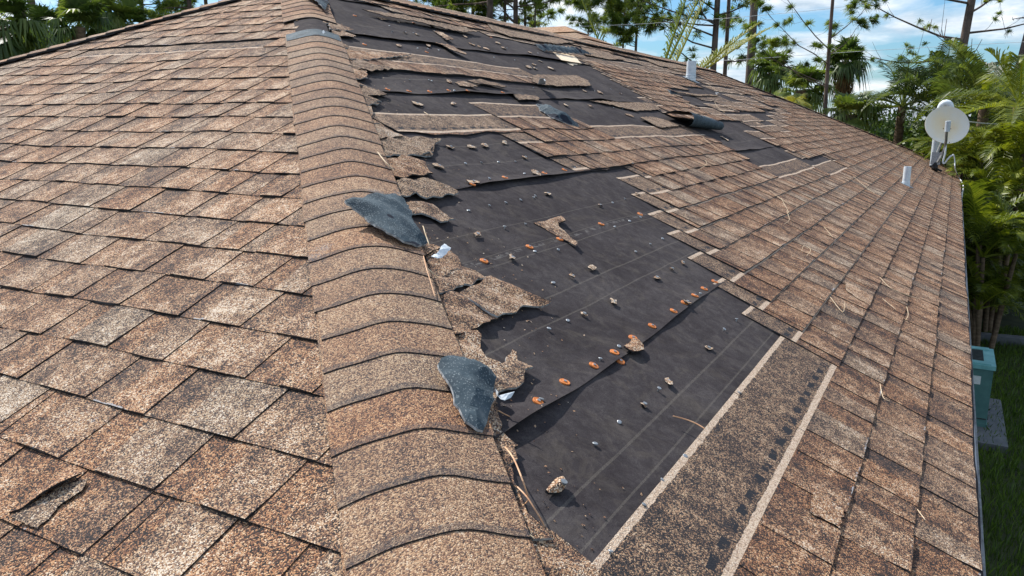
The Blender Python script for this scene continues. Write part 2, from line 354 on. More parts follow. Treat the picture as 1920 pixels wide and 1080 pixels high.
b.face([(0, 0, -.15), (-W, 0, -.15), (-W, L, -.15), (0, L, -.15)])
part(b.build('wall', M['stucco']))
b = MB()
for (c_, dd) in (((.006, L/2, -.085), (.02, L+.03, .13)), ((-W/2, -.006, -.085), (W-.012, .02, .13)), ((-W-.006, L/2, -.085), (.02, L+.03, .13)), ((-W/2, L+.006, -.085), (W-.012, .02, .13))):
    b.box(c_, dd)
part(b.build('fascia', M['painted_fascia']))
b = MB(); b.box((.0185, L/2, -.03), (.005, L+.05, .022)); b.box((-W/2, -.0185, -.03), (W, .005, .022))
part(b.build('drip_edge', M['bracket_steel']))

# ------------------------------------------------------------------ shingle courses
H0, G, TT = 0.0138, 0.0043, 0.0023
def hb(v): return H0 - G*v
def iv_field(mb, F, k, ivs, head=True, seed=0, toneb=0.0, hueb=0.0):
    """one course: ivs = [(u0, u1, v0)] ; v0 > 1 means the tabs are torn away and only the head remains"""
    rg = random.Random(1000*k+seed)
    for iv in ivs:
        u0, u1 = iv[0], iv[1]; vs = iv[2] if len(iv) > 2 else 0.0
        u = u0
        while u < u1 - 0.02:
            ln = 1.0 if u > u0 else rg.uniform(0.35, 1.0)
            if u + ln > u1-.12: ln = u1-u
            ue = u+ln; js = rg.uniform(-.012, .012); jh = rg.uniform(0, .0012)
            kk = DR(k) + js if F is FB else k + OA + js
            st = rg.uniform(.22, .50)+toneb; sh = rg.uniform(.1, .8)+hueb
            def P(uu, v, dh=0.0): return F.pt(uu, kk+v, hb(v)+jh+dh)
            def Q(uu, v): return (uu, (kk+v)*E)
            # base sheet with recess shades
            nu = max(2, int(ln/.11)); us = [u + (ue-u)*i/nu for i in range(nu+1)]
            vv = [vs, 1.06, 1.2, 2.25, HL] if vs < 1.06 else [vs, vs+.4, 2.25, HL]
            if not head: vv = vv[:2]
            if vs < .5: vv = [vs, .5] + vv[1:]
            vj = [rg.uniform(-.16, .16) if vs > .5 else 0 for _ in us]
            for i in range(nu):
                lo, hi = F.lim(kk+vv[0])
                if us[i] >= hi or us[i+1] <= lo: continue
                for a in range(len(vv)-1):
                    va, vb_ = vv[a], vv[a+1]; ja = (vj[i], vj[i+1]) if a == 0 else (0, 0)
                    mb.face([P(us[i], va+ja[0]), P(us[i+1], va+ja[1]), P(us[i+1], vb_), P(us[i], vb_)],
                            [Q(us[i], va), Q(us[i+1], va), Q(us[i+1], vb_), Q(us[i], vb_)],
                            [(va, st), (va, st), (vb_, st), (vb_, st)], (sh, 1.0), 0)
                va = vv[0]
                mb.face([P(us[i], va+vj[i], -.012), P(us[i+1], va+vj[i+1], -.012), P(us[i+1], va+vj[i+1]), P(us[i], va+vj[i])], mi=1)
            for uu, fl in ((u, 1), (ue, 0)):
                lo, hi = F.lim(kk+.5)
                if lo < uu < hi:
                    for a in range(len(vv)-1):
                        mb.face([P(uu, vv[a], -.006), P(uu, vv[a+1], -.006), P(uu, vv[a+1]), P(uu, vv[a])], mi=1)
            # raised tabs
            if vs < .5:
                x = u + (0.0 if rg.random() < .5 else rg.uniform(.02, .08))
                while x < ue-.03:
                    wd = rg.uniform(.085, .18); gp = rg.uniform(.05, .125); xe = min(x+wd, ue)
                    lo, hi = F.lim(kk)
                    if xe > lo-.05 and x < hi+.05:
                        tone = min(max(rg.gauss(.54, .075)+toneb, .3), .70); hu = min(max(rg.gauss(.4, .26)+hueb, 0), 1)
                        if rg.random() < .10: tone += .07; hu = .75
                        fl = rg.uniform(.003, .012); xs = [x, (x+xe)/2, xe]
                        e0, e1 = rg.uniform(-.008, .008), rg.uniform(-.008, .008)
                        bv = [e0, (e0+e1)/2+rg.uniform(-.01, .01), e1]; cu = rg.uniform(0, .0012) if rg.random() > .08 else rg.uniform(.0015, .004)
                        for i in range(2):
                            va = [(bv[i], bv[i+1]), (.34, .34), (.7, .7), (1.02, 1.02)]
                            for a in range(3):
                                def X(j, v): return xs[j] + (-fl if j == 0 else fl if j == 2 else 0)*v
                                def H(v): return TT + (cu*(1-v/.34) if v < .34 else 0)
                                A_ = [(X(i, va[a][0]), va[a][0]), (X(i+1, va[a][1]), va[a][1]), (X(i+1, va[a+1][1]), va[a+1][1]), (X(i, va[a+1][0]), va[a+1][0])]
                                mb.face([P(p[0], p[1], H(p[1])) for p in A_], [Q(*p) for p in A_], [(p[1], tone) for p in A_], (hu, 1.0), 0)
                                if i == 0:
                                    mb.face([P(A_[3][0], A_[3][1], H(A_[3][1])), P(A_[3][0], A_[3][1], -.001), P(A_[0][0], A_[0][1], -.001), P(A_[0][0], A_[0][1], H(A_[0][1]))], mi=1)
                                else:
                                    mb.face([P(A_[1][0], A_[1][1], H(A_[1][1])), P(A_[1][0], A_[1][1], -.001), P(A_[2][0], A_[2][1], -.001), P(A_[2][0], A_[2][1], H(A_[2][1]))], mi=1)
                            mb.face([P(xs[i], bv[i], -.012), P(xs[i+1], bv[i+1], -.012), P(xs[i+1], bv[i+1], TT+cu), P(xs[i], bv[i], TT+cu)], mi=1)
                    x = xe + gp
            u = ue + rg.uniform(.001, .004)
def DR(k): return k + (0 if k < 3 else .065*(k-3) if k < 9 else .39)
OA = 0.2
def hy(k): return DR(k)*E*CO                      # hip position along the eave direction
# rows of the right-hand slope: what is left of each course, as (from, to[, first v kept])
FAR = 99
ROWS = {0: [(0, FAR)], 1: [(0, FAR)], 2: [(0, FAR)], 3: [(2.47, FAR)], 4: [(2.62, FAR)], 5: [(2.76, FAR)], 6: [(2.94, FAR)],
        7: [(3.10, FAR)], 8: [(3.27, 7.5), (8.75, FAR)], 9: [(3.44, 5.8), (7.7, 8.9, 1.1), (8.9, FAR)], 10: [(3.74, 5.87), (7.95, FAR)],
        11: [(3.13, 3.82, .95), (3.82, 6.03), (7.85, FAR)], 12: [(3.30, 6.13), (7.70, FAR)], 13: [(3.10, 6.22), (8.4, FAR)],
        14: [(2.36, 3.35, .95), (3.35, 4.25), (8.4, 9.3), (10.0, FAR)], 15: [(3.36, 4.24), (8.6, 9.7, 1.0), (10.6, FAR)], 16: [(6.32, 8.55), (11.4, FAR)],
        17: [(6.52, 7.75), (8.6, 9.75, .9), (12.1, FAR)], 18: [(6.72, 7.85), (9.3, 11.0), (13.0, FAR)], 19: [(6.80, 7.95), (8.85, 10.3, 1.1), (11.1, 12.3), (13.4, FAR)],
        20: [(2.9, 5.10), (6.85, 8.1), (10.9, 12.4, .9), (12.6, FAR)], 21: [(6.95, 8.35), (12.9, FAR)], 22: [(7.05, 9.2), (10.8, 12.8, 1.0), (13.0, 14.2)],
        23: [(7.15, 10.3), (12.6, 14.0)], 24: [(7.25, 10.4), (11.2, 13.2, .8), (13.2, FAR)], 25: [(7.35, 10.4), (12.0, 13.0)], 26: [(9.6, 11.6, .9), (12.0, FAR)],
        27: [(5.9, 7.7, 1.0), (9.0, 10.6, 1.0), (12.3, FAR)], 28: [(5.6, 8.3, .9), (10.9, FAR)], 29: [(4.75, 6.4), (8.2, 10.4, .9), (11.5, FAR)], 30: [(4.5, FAR)], 31: [(4.4, FAR)]}
b = MB(); TEAR = MB()
for k in range(0, 32):
    iv_field(b, FB, k, [(max(i[0], hy(k)-.05), min(i[1], L-DR(k)*E*CO+.02)) + tuple(i[2:]) for i in ROWS.get(k, []) if max(i[0], hy(k)) < min(i[1], L-DR(k)*E*CO)], seed=5, toneb=-.10, hueb=-.15)
part(b.build('roof_slope', [M['gran'], M['edge']]), 'shingled slope stripped bare in wide patches')
b = MB()
for k in range(-1, 32):
    lo, hi = FA.lim(k+OA)
    if hi-lo < .1: continue
    if k == 22: ivs = [(lo, -4.86), (-3.25, hi+.05)]
    else: ivs = [(lo-.05, hi+.05)]
    iv_field(b, FA, k, ivs, seed=9, toneb=.05, hueb=-.10)
part(b.build('roof_slope', [M['gran'], M['edge']]), 'intact shingled slope left of the hip')

# ------------------------------------------------------------------ felt sheets
def lap(j, y):
    if j == 0: return -0.1
    if j == 1: return 6.28 + .04*math.sin(3*y)
    if j == 2: return 12.28 + .09*math.sin(1.4*y+.5)*.5 + .02*y
    if j == 3: return 18.34 + .19*max(y-2.8, 0) - .012*max(y-2.8, 0)**2
    if j == 4: return 24.31 + .33*max(y-3.55, 0) - .014*max(y-3.55, 0)**2
    return 30.2
LIFT = {1: lambda y: .006 + .030*math.exp(-((y-1.15)/.18)**2) + .012*math.exp(-((y-2.15)/.22)**2) + .010*math.exp(-((y-1.62)/.1)**2),
        2: lambda y: .006 + .026*math.exp(-((y-2.75)/.35)**2) + .02*math.exp(-((y-2.35)/.12)**2) + .02*math.exp(-((y-6.5)/.5)**2),
        3: lambda y: .007 + .024*math.exp(-((y-3.7)/.5)**2) + .022*math.exp(-((y-5.4)/.5)**2) + .01*math.sin(5*y)**2,
        4: lambda y: .010 + .022*math.exp(-((y-4.1)/.5)**2) + .022*math.exp(-((y-6.2)/.9)**2) + .008*math.sin(4*y)**2, 0: lambda y: 0.001, 5: lambda y: .012+.01*math.sin(3*y)**2}
FL = {}
def felt_h(y, k, j):
    d = k - lap(j, y); return .0008 + (LIFT[j](y))*.6*math.exp(-(max(d, 0)/.25)**1.5) + .0009*math.sin(31*y+17*k*E)*math.sin(13*k*E-9*y) + .0012*max(0, math.sin(6.3*y+2.2*math.sin(4*k*E)))**6 + .0010*max(0, math.sin(11*k*E+3*math.sin(2.1*y)))**8
for j in range(6):
    b = MB(); k1 = lap(j+1, 0) if j < 5 else KR
    y = 0.0; ys = []
    while y < L: ys.append(y); y += .045 if y < 5 else .12
    ys.append(L)
    for a in range(len(ys)-1):
        if j and ys[a+1] < lap(j, ys[a])*E*CO: continue
        kt = [(lap(j+1, yy)+.35 if j < 5 else KR) for yy in (ys[a], ys[a+1])]; kb = [lap(j, yy) for yy in (ys[a], ys[a+1])]
        N = [0, .03, .07, .12, .2, .35, .55, .75, 1]
        for i in range(len(N)-1):
            pts = []; uvs = []
            for (yi, n_) in ((0, N[i]), (1, N[i]), (1, N[i+1]), (0, N[i+1])):
                yy = ys[a+yi]; kk = kb[yi] + (kt[yi]-kb[yi])*n_
                pts.append(FB.pt(yy, kk, felt_h(yy, kk, j))); uvs.append((yy, kk*E))
            b.face(pts, uvs)
    o = part(b.build('underlayment', M['felt'], smooth=True)); FL[j] = o
    FL[j]['label'] = ['black felt sheet along the eave', 'black felt sheet with orange nail discs along its lap', 'black felt sheet in the middle of the slope', 'upper black felt sheet', 'black felt sheet below the ridge', 'topmost felt strip'][j]

def sheet_of(k, y):
    j = 0
    for q in range(1, 6):
        if k > lap(q, y): j = q
    return j
def child_of_felt(o, k, y):
    o.parent = FL[sheet_of(k, y)]; return o

# ------------------------------------------------------------------ hip and ridge caps
def cap_piece(mb, org, hd, e, slope, a0, ln, tilt, tone, hu, r=.05, wdt=.141, skew=0.0, lift=.0215):
    nq = 12; na = 4; z = np.array([0, 0, 1.]); rows = []
    for i in range(na+1):
        v = i/na; a = a0 + ln*v; row = []
        for q in range(nq+1):
            t_ = -1 + 2*q/nq; ql = wdt*t_ + skew*(1-v)*.5
            hgt = slope*(r - math.sqrt((ql-.012)**2 + r*r)) + lift - .0105 + tilt*(1-v) + .0010*math.sin(7*a+3*t_)
            p = org + hd*(a+ .002*math.sin(7*t_+a*5) ) + e*ql + z*hgt; row.append((tuple(p), (ql*1.02, a), (v*2.5*.4, tone)))
        rows.append(row)
    for i in range(na):
        for q in range(nq):
            Q = [rows[i][q], rows[i][q+1], rows[i+1][q+1], rows[i+1][q]]
            mb.face([x[0] for x in Q], [x[1] for x in Q], [x[2] for x in Q], (hu, 0.), 0)
    th = np.array([0, 0, -.0036])
    for q in range(nq):
        A_, B_ = rows[0][q][0], rows[0][q+1][0]
        mb.face([tuple(np.array(A_)+th), tuple(np.array(B_)+th), B_, A_], mi=1)
        mb.face([tuple(np.array(A_)+th*1.7+hd*.004), tuple(np.array(B_)+th*1.7+hd*.004), tuple(np.array(B_)+th), tuple(np.array(A_)+th)], mi=1)
    for q in (0, nq):
        for i in range(na):
            A_, B_ = rows[i][q][0], rows[i+1][q][0]
            mb.face([tuple(np.array(A_)+th*1.6), tuple(np.array(B_)+th*1.6), B_, A_], mi=1)
hd1 = np.array([-1, 1, TA])/math.sqrt(2+TA*TA); e1 = np.array([1, 1, 0])/math.sqrt(2); sl1 = TA/math.sqrt(2)
HIPLEN = W/2*math.sqrt(2+TA*TA)
rg = random.Random(3); i = 0; a = 1.104 - .1206*8
while a < HIPLEN-.05:
    if not (4.42 < a < 4.90):
        b = MB(); last = 4.30 < a < 4.42
        cap_piece(b, np.zeros(3), hd1, e1, sl1, a, .30, .0072, rg.gauss(.56, .045), min(1, max(0, rg.gauss(.62, .15))), skew=rg.uniform(-.006, .006), wdt=.141+rg.uniform(-.003, .003))
        o = part(b.build('hip_cap', [M['cap'], M['edge']], smooth=False)); o['group'] = 'hip cap shingles'
    a += .1206 + rg.uniform(-.0015, .0015)
b = MB()                                          # grey head of the cap left uncovered, and the bare hip above it
cap_piece(b, np.zeros(3), hd1, e1, sl1, 4.50, .17, .004, .45, .9, lift=.024, wdt=.135)
o = part(b.build('hip_cap_head', [M['back'], M['edge']]), 'bare grey head of a cap shingle')
b = MB(); cap_piece(b, np.zeros(3), hd1, e1, sl1, 0.0, HIPLEN, .0, .4, .9, lift=.020, wdt=.085)
part(b.build('hip_felt', [M['felt'], M['felt']]))
b = MB()
def run(org, hd, e, slope, ln, step=.1206):
    a = 0
    while a < ln:
        cap_piece(b, np.array(org, float), hd, e, slope, a, min(.3, ln+.1-a), .0135, rg.gauss(.6, .08), rg.uniform(.2, .8)); a += step
hd2 = np.array([1, 1, TA])/math.sqrt(2+TA*TA); run((-W, 0, 0), hd2, np.array([1, -1, 0])/math.sqrt(2), sl1, HIPLEN)
hd3 = np.array([-1, -1, TA])/math.sqrt(2+TA*TA); run((0, L, 0), hd3, np.array([1, -1, 0])/math.sqrt(2), sl1, HIPLEN)
run((-W/2, L-W/2, W/2*TA), np.array([0, -1, 0.]), np.array([1, 0, 0.]), TA, L-W)
o = part(b.build('ridge_cap', [M['cap'], M['edge']])); o['kind'] = 'stuff'

# wing of the roof whose peak shows above the ridge
PK = at_dist(1060, 49, 15.2); PL = at_dist(975, 47, 15.6); wz = PK[2]
b = MB(); dx = np.array([PL[0]-PK[0], PL[1]-PK[1], 0]); dx /= np.linalg.norm(dx); dn = np.array([dx[1], -dx[0], 0]); 
if dn @ (CAM-PK) < 0: dn = -dn
pk = np.array(PK); pk[2] = wz; far = pk + dx*3.2; drop = 2.6
for sgn in (1, -1):
    A_ = pk; B_ = far; C_ = far + dn*sgn*drop/.45 + np.array([0, 0, -drop]); D_ = pk + dn*sgn*drop/.45 - dx*drop/.45 + np.array([0, 0, -drop])
    N1 = 16
    for r_ in range(N1):
        f0, f1 = r_/N1, (r_+1)/N1
        P = [A_+(D_-A_)*f0, B_+(C_-B_)*f0, B_+(C_-B_)*f1, A_+(D_-A_)*f1]; P = [p.copy() for p in P]; P[2][2] += .02; P[3][2] += .02
        nn = 12
        for c_ in range(nn):
            g0, g1 = c_/nn, (c_+1)/nn; R = [P[0]+(P[1]-P[0])*g0, P[0]+(P[1]-P[0])*g1, P[3]+(P[2]-P[3])*g1, P[3]+(P[2]-P[3])*g0]
            b.face([tuple(x) for x in R], [(x[0]*1.1, x[1]*1.1) for x in R], (.3, rg.gauss(.62, .1)), (rg.uniform(.2, .8), 0))
D1 = pk + dn*drop/.45 - dx*drop/.45 - np.array([0, 0, drop]); D2 = pk - dn*drop/.45 - dx*drop/.45 - np.array([0, 0, drop])
for r_ in range(16):
    f0, f1 = r_/16, (r_+1)/16; R = [pk+(D1-pk)*f0, pk+(D2-pk)*f0, pk+(D2-pk)*f1+np.array([0, 0, .02]), pk+(D1-pk)*f1+np.array([0, 0, .02])]
    for c_ in range(10):
        g0, g1 = c_/10, (c_+1)/10
        Q = [R[0]+(R[1]-R[0])*g0, R[0]+(R[1]-R[0])*g1, R[3]+(R[2]-R[3])*g1, R[3]+(R[2]-R[3])*g0]
        b.face([tuple(x) for x in Q], [(x[0], x[1]) for x in Q], (.3, rg.gauss(.62, .1)), (rg.uniform(.2, .8), 0))
b2 = MB()
part(b.build('roof_wing', M['cap']), 'peak of a further hip roof showing above the ridge')

# ------------------------------------------------------------------ torn pieces
def sheet3(mb, out, F=FB, thick=.005, grid=.02, jit=.004, v=1.6, tone=.5, hu=.5, reg=0.0, mt=0, me=1, mbk=None, bulge=0.0, wav=.0015, seed=1, vfun=None):
    """a torn sheet: outline vertices are (u, k, h) on the slope"""
    rg = random.Random(seed); O = []
    n = len(out)
    for i in range(n):
        A_, B_ = np.array(out[i], float), np.array(out[(i+1) % n], float)
        d = math.hypot(B_[0]-A_[0], (B_[1]-A_[1])*E); m_ = max(1, int(d/max(jit*2.6, .006)))
        for j in range(m_):
            p = A_ + (B_-A_)*j/m_
            if j: p = p + np.array([rg.gauss(0, jit*.5), rg.gauss(0, jit*.5)/E, 0])
            O.append(p)
    O = np.array(O); X = np.c_[O[:, 0], O[:, 1]*E]
    lo, hi = X.min(0), X.max(0); pts = [Vector(x) for x in X]
    gx = np.arange(lo[0]+grid/2, hi[0], grid); gy = np.arange(lo[1]+grid/2, hi[1], grid)
    from mathutils.geometry import delaunay_2d_cdt
    def inside(p):
        c = False; j = len(X)-1
        for i in range(len(X)):
            if (X[i][1] > p[1]) != (X[j][1] > p[1]) and p[0] < (X[j][0]-X[i][0])*(p[1]-X[i][1])/(X[j][1]-X[i][1])+X[i][0]: c = not c
            j = i
        return c
    for x in gx:
        for y in gy:
            p = (x+rg.uniform(-.3, .3)*grid, y+rg.uniform(-.3, .3)*grid)
            if inside(p) and np.min(np.hypot(X[:, 0]-p[0], X[:, 1]-p[1])) > grid*.35: pts.append(Vector(p))
    r = delaunay_2d_cdt(pts, [], [list(range(len(X)))], 1, 1e-6)
    vs, fs = r[0], r[2]; C2 = np.array(out, float); Cc = np.c_[C2[:, 0], C2[:, 1]*E]; size = max(hi-lo)
    def hh(p):
        d = np.hypot(X[:, 0]-p[0], X[:, 1]-p[1])+1e-4; w_ = d**-2.5
        dm = d.min(); return float((w_*O[:, 2]).sum()/w_.sum()) + bulge*min(1, dm/(size*.2)) + wav*math.sin(p[0]*61+p[1]*37+seed)
    H = [hh(p) for p in vs]
    T = [F.pt(p[0], p[1]/E, h, False) for p, h in zip(vs, H)]; Bt = [F.pt(p[0], p[1]/E, h-thick, False) for p, h in zip(vs, H)]
    edges = {}
    for f in fs:
        a_ = sum((vs[f[i]][0]*vs[f[(i+1) % 3]][1]-vs[f[(i+1) % 3]][0]*vs[f[i]][1]) for i in range(3))
        f = list(f) if a_ > 0 else list(f)[::-1]
        lv = [((vfun(vs[i][0], vs[i][1]/E) if vfun else v), tone) for i in f]
        mb.face([T[i] for i in f], [(vs[i][0], vs[i][1]) for i in f], lv, (hu, reg), mt)
        mb.face([Bt[i] for i in f[::-1]], [(vs[i][0], vs[i][1]) for i in f[::-1]], (.3, .4), (hu, 0), me if mbk is None else mbk)
        for i in range(3):
            e_ = (f[i], f[(i+1) % 3]); edges[e_] = edges.get(e_, 0)+1
    for (a_, c_) in edges:
        if (c_, a_) not in edges: mb.face([T[a_], Bt[a_], Bt[c_], T[c_]], mi=me)
def px3(pts, h=0.0):
    r = []
    for p in pts:
        hh = p[2] if len(p) > 2 else h; X = onBxyz(p[0], p[1], hh); kk = (-(X[0]-hh*SI)/CO)/E; r.append((X[1], kk, hh))
    return r
simple('fibre_edge', (0.10, 0.10, 0.10), (0.55, 0.56, 0.56), 70, .9)
MT3 = [M['gran'], M['edge'], M['back'], M['fibre_edge']]
# remnants still held by the hip nails, bottom to top (pixel outlines laid on the slope)
REM = [
 (6.6, [(1003, 1056), (978, 968), (992, 985), (1020, 990), (1062, 1016), (1115, 1057), (1128, 1092), (1000, 1095)], .010, .62, .5, .3),
 (6.7, [(968, 940), (935, 850), (950, 822), (965, 840), (957, 870), (968, 915), (990, 958), (1012, 985), (1035, 1010), (1000, 1010)], .012, .33, .5, .3),
 (7.2, [(905, 790), (925, 745), (935, 760), (938, 808), (972, 832), (955, 845), (930, 850), (915, 830)], .016, .36, .5, .3),
 (7.4, [(845, 630), (895, 620), (902, 650), (910, 670), (955, 690), (935, 720), (925, 770), (870, 770)], .012, .50, .35, .3),
 (7.8, [(925, 690), (960, 657), (968, 660), (972, 672), (1002, 684), (985, 692), (984, 712), (968, 728), (935, 732), (920, 715)], .026, .46, .5, .3),
 (8.3, [(817, 556), (850, 545), (868, 550), (905, 575), (935, 597), (905, 608), (880, 620), (846, 628)], .018, .46, .4, .3),
 (8.5, [(862, 548), (900, 530), (920, 515), (955, 530), (985, 548), (1015, 560), (1033, 567), (1018, 572), (993, 573), (960, 585), (933, 594), (905, 580)], .026, .52, .45, .3),
 (9.0, [(795, 470), (840, 462), (858, 480), (866, 498), (890, 505), (912, 520), (885, 532), (850, 543), (815, 552), (806, 520)], .020, .42, .5, .3),
 (9.6, [(770, 440), (785, 455), (815, 457), (828, 462), (815, 470), (790, 480)], .026, .55, .5, .3),
 (11.0, [(748, 379), (790, 378), (812, 382), (828, 400), (842, 407), (853, 411), (826, 418), (808, 408), (790, 402), (765, 400)], .014, .36, .6, .3),
 (11.5, [(733, 340), (760, 335), (800, 335), (830, 345), (848, 352), (860, 360), (830, 368), (800, 372), (780, 362), (752, 368), (738, 365)], .026, .50, .45, 1.75),
 (12.6, [(718, 300), (760, 290), (795, 300), (803, 315), (812, 325), (780, 328), (750, 332), (728, 332)], .022, .48, .1, .3),
 (13.2, [(715, 290), (750, 289), (795, 268), (822, 262), (815, 274), (808, 285), (812, 290), (780, 291)], .016, .40, .6, 1.8),
 (14.2, [(702, 262), (740, 258), (800, 255), (830, 258), (815, 268), (806, 285), (770, 290), (712, 292)], .024, .55, .45, 1.75),
 (15.2, [(690, 228), (710, 230), (742, 248), (754, 253), (735, 258), (700, 258)], .024, .66, .6, .3),
 (16.2, [(676, 196), (690, 192), (697, 200), (697, 218), (706, 228), (712, 232), (690, 232)], .022, .60, .3, .3),
 (17.2, [(668, 178), (690, 176), (716, 188), (695, 190), (712, 192), (692, 195), (675, 194)], .026, .38, .5, 1.8),
 (18.3, [(662, 160), (690, 162), (712, 168), (729, 176), (700, 178), (672, 177)], .020, .38, .6, 1.8),
 (19.4, [(652, 148), (665, 150), (690, 160), (665, 160), (655, 158)], .02, .5, .4, .3),
 (20.0, [(648, 128), (680, 127), (686, 130), (690, 146), (655, 146)], .030, .62, .1, .3),
 (21.2, [(640, 116), (660, 115), (700, 119), (740, 128), (700, 131), (650, 127)], .030, .52, .5, 1.75),
 (22.4, [(636, 92), (650, 93), (690, 97), (740, 99), (770, 102), (720, 108), (690, 112), (650, 110)], .024, .60, .1, .3),
 (23.0, [(628, 78), (640, 80), (655, 88), (640, 92), (632, 90)], .02, .38, .6, 1.8),
 (24.2, [(618, 52), (640, 55), (665, 64), (671, 68), (650, 68), (622, 62)], .028, .56, .3, .3),
 (24.8, [(616, 44), (630, 43), (650, 50), (662, 56), (645, 57), (620, 54)], .034, .42, .4, .3),
 (26.0, [(604, 34), (620, 36), (622, 44), (606, 44)], .03, .40, .4, 1.8),
]
n_ = 0
for (kk, pl, h, tone, hu, vv) in REM:
    b = MB(); rg = random.Random(n_+50); n_ += 1
    o3 = px3([(p[0], p[1], (h*.75 if i in (0, 1) else h)*.42 + .005 + rg.uniform(0, .006)) for i, p in enumerate(pl)])
    far_ = kk > 13
    sheet3(b, o3, grid=.024 if far_ else .014, jit=.007 if far_ else .0072, me=3 if n_ % 3 else 1, v=vv, tone=tone, hu=hu, reg=1.0 if vv > 1 else 0., seed=n_, bulge=rg.uniform(-.003, .003), wav=.0036)
    o = part(b.build('torn_shingle', MT3)); o['group'] = 'torn shingle ends along the hip'
# strips of shingle heads left on the felt, with no course above or below
for (pl, h, vv, nm) in (([(1106, 188), (1225, 193), (1240, 206), (1200, 205), (1193, 206)], .012, 1.7, 'shingle_strip'),
                     ([(1200, 219), (1228, 217), (1280, 234), (1243, 238), (1232, 235)], .014, 1.7, 'shingle_strip'),
                     ([(1000, 139), (1080, 142), (1100, 150), (1110, 160), (1060, 161), (1010, 156), (998, 151)], .02, 1.7, 'shingle_strip'),
                     ([(962, 178), (1005, 179), (1012, 185), (1010, 188), (972, 188)], .016, 1.8, 'shingle_strip'),
                     ([(905, 36), (965, 52), (1020, 62), (1080, 80), (1045, 82), (1000, 74), (958, 68), (925, 57)], .02, 1.6, 'shingle_strip'),
                     ([(1090, 88), (1140, 98), (1170, 113), (1135, 110), (1095, 101)], .016, 1.6, 'shingle_strip'),
                     ([(1210, 112), (1285, 122), (1300, 132), (1240, 124)], .016, 1.6, 'shingle_strip'),
                     ([(680, 15), (760, 30), (830, 44), (900, 58), (870, 60), (800, 45), (720, 28)], .03, 1.6, 'shingle_strip'),
                     ([(1260, 170), (1310, 176), (1335, 178), (1350, 181), (1300, 178)], .016, 1.7, 'shingle_strip')):
    b = MB(); rg = random.Random(n_+50); n_ += 1
    sheet3(b, px3([(p[0], p[1], h+rg.uniform(0, .006)) for p in pl]), grid=.05, jit=.008, tone=.5, hu=.5, reg=1., v=vv, seed=n_)
    o = part(b.build(nm, MT3)); o['group'] = 'shingle strips left on the felt'
# patch of bare plywood
b = MB(); sheet3(b, px3([(p[0], p[1], .006) for p in [(1037, 97), (1062, 100), (1078, 104), (1091, 120), (1070, 121), (1056, 113)]]), grid=.06, jit=.012, thick=.003, seed=4)
part(b.build('bare_plywood', [M['plywood'], M['plywood']]), 'pale bare plywood where the felt is ripped')
b = MB(); sheet3(b, px3([(p[0], p[1], .010) for p in [(863, 48), (868, 44), (872, 50), (878, 54), (874, 57), (866, 55)]]), grid=.04, jit=.01, thick=.003, seed=5)
part(b.build('bare_plywood', [M['plywood'], M['plywood']]), 'small ragged patch of exposed plywood')

# nails, discs and nailed scraps on the felt
def nail(u, k, F=FB, seed=0, par=True):
    rg = random.Random(seed); h = felt_h(u, k, sheet_of(k, u)) + rg.uniform(.003, .008); b = MB()
    c = Vector(F.pt(u, k, h)); n = Vector(F.n) + Vector((rg.uniform(-.35, .35), rg.uniform(-.35, .35), 0)); n.normalize()
    r = rg.uniform(.0046, .0062)
    b.tube([c-n*.012, c-n*.001], .0018, 5); b.tube([c-n*.0012, c, c+n*.0008], [r, r, r*.8], 10)
    o = b.build('roofing_nail', M['galvanized_steel']); child_of_felt(o, k, u); o['group'] = 'roofing nails in the felt'
def disc(u, k, seed=0):
    rg = random.Random(seed); h = felt_h(u, k, sheet_of(k, u)) + .0035; b = MB(); c = Vector(FB.pt(u, k, h)); n = Vector(FB.n) + Vector((rg.uniform(-.1, .1), rg.uniform(-.1, .1), 0)); n.normalize()
    b.tube([c-n*.0035, c-n*.0006, c+n*.0002], [.0128, .0128, .0118], 18); b.tube([c, c+n*.0016], [.0062, .005], 10); b.tube([c+n*.0016, c+n*.0026], .0042, 8, mi=1)
    o = b.build('nail_disc', [M['orange_plastic'], M['galvanized_steel']]); child_of_felt(o, k, u); o['group'] = 'orange nail discs along the felt laps'
def scrap(u, k, size, asp=1.5, ang=0.0, seed=0, tone=.62, nailed=True, lift=.006):
    rg = random.Random(seed); n = 9; o_ = []; h0 = felt_h(u, k, sheet_of(k, u)) + .006
    for i in range(n):
        a = 2*math.pi*i/n; rr = size*rg.uniform(.55, 1.1); x, y = rr*asp*math.cos(a), rr*math.sin(a)
        x, y = x*math.cos(ang)-y*math.sin(ang), x*math.sin(ang)+y*math.cos(ang)
        o_.append((u+x, k+y/E, h0 + lift*rg.random()))
    b = MB(); sheet3(b, o_, grid=max(size*.5, .006), jit=max(.0015, size*.07), thick=.003, tone=tone, hu=rg.uniform(.1, .6), seed=seed, bulge=size*.05, v=.3)
    if nailed:
        c = Vector(FB.pt(u+size*.3, k, h0+lift*.7+size*.05)); nn = Vector(FB.n); b.tube([c-nn*.003, c], .0052, 8, mi=3)
    o = b.build('shingle_scrap', MT3[:3]+[M['galvanized_steel']]); child_of_felt(o, k, u); o['group'] = 'shingle scraps nailed to the felt'
i = 0
for q in [(1005, 762), (1058, 718), (1112, 689), (1151, 663), (1186, 635), (1222, 613), (1260, 590), (1280, 575), (1299, 562), (1318, 546), (1338, 532), (907, 491), (992, 465), (1049, 450), (1126, 423), (1200, 402),
          (1020, 327), (1057, 322), (945, 338), (884, 350), (726, 170), (767, 171), (805, 174), (840, 175), (875, 177), (941, 179), (683, 84), (800, 98), (665, 29), (775, 45), (849, 58), (920, 71)]:
    y, = (onB(*q)[1],); k = onB(*q)[0]
    disc(y, k, i); i += 1
k_, y_ = onB(1163, 677); disc(y_, k_, 77)
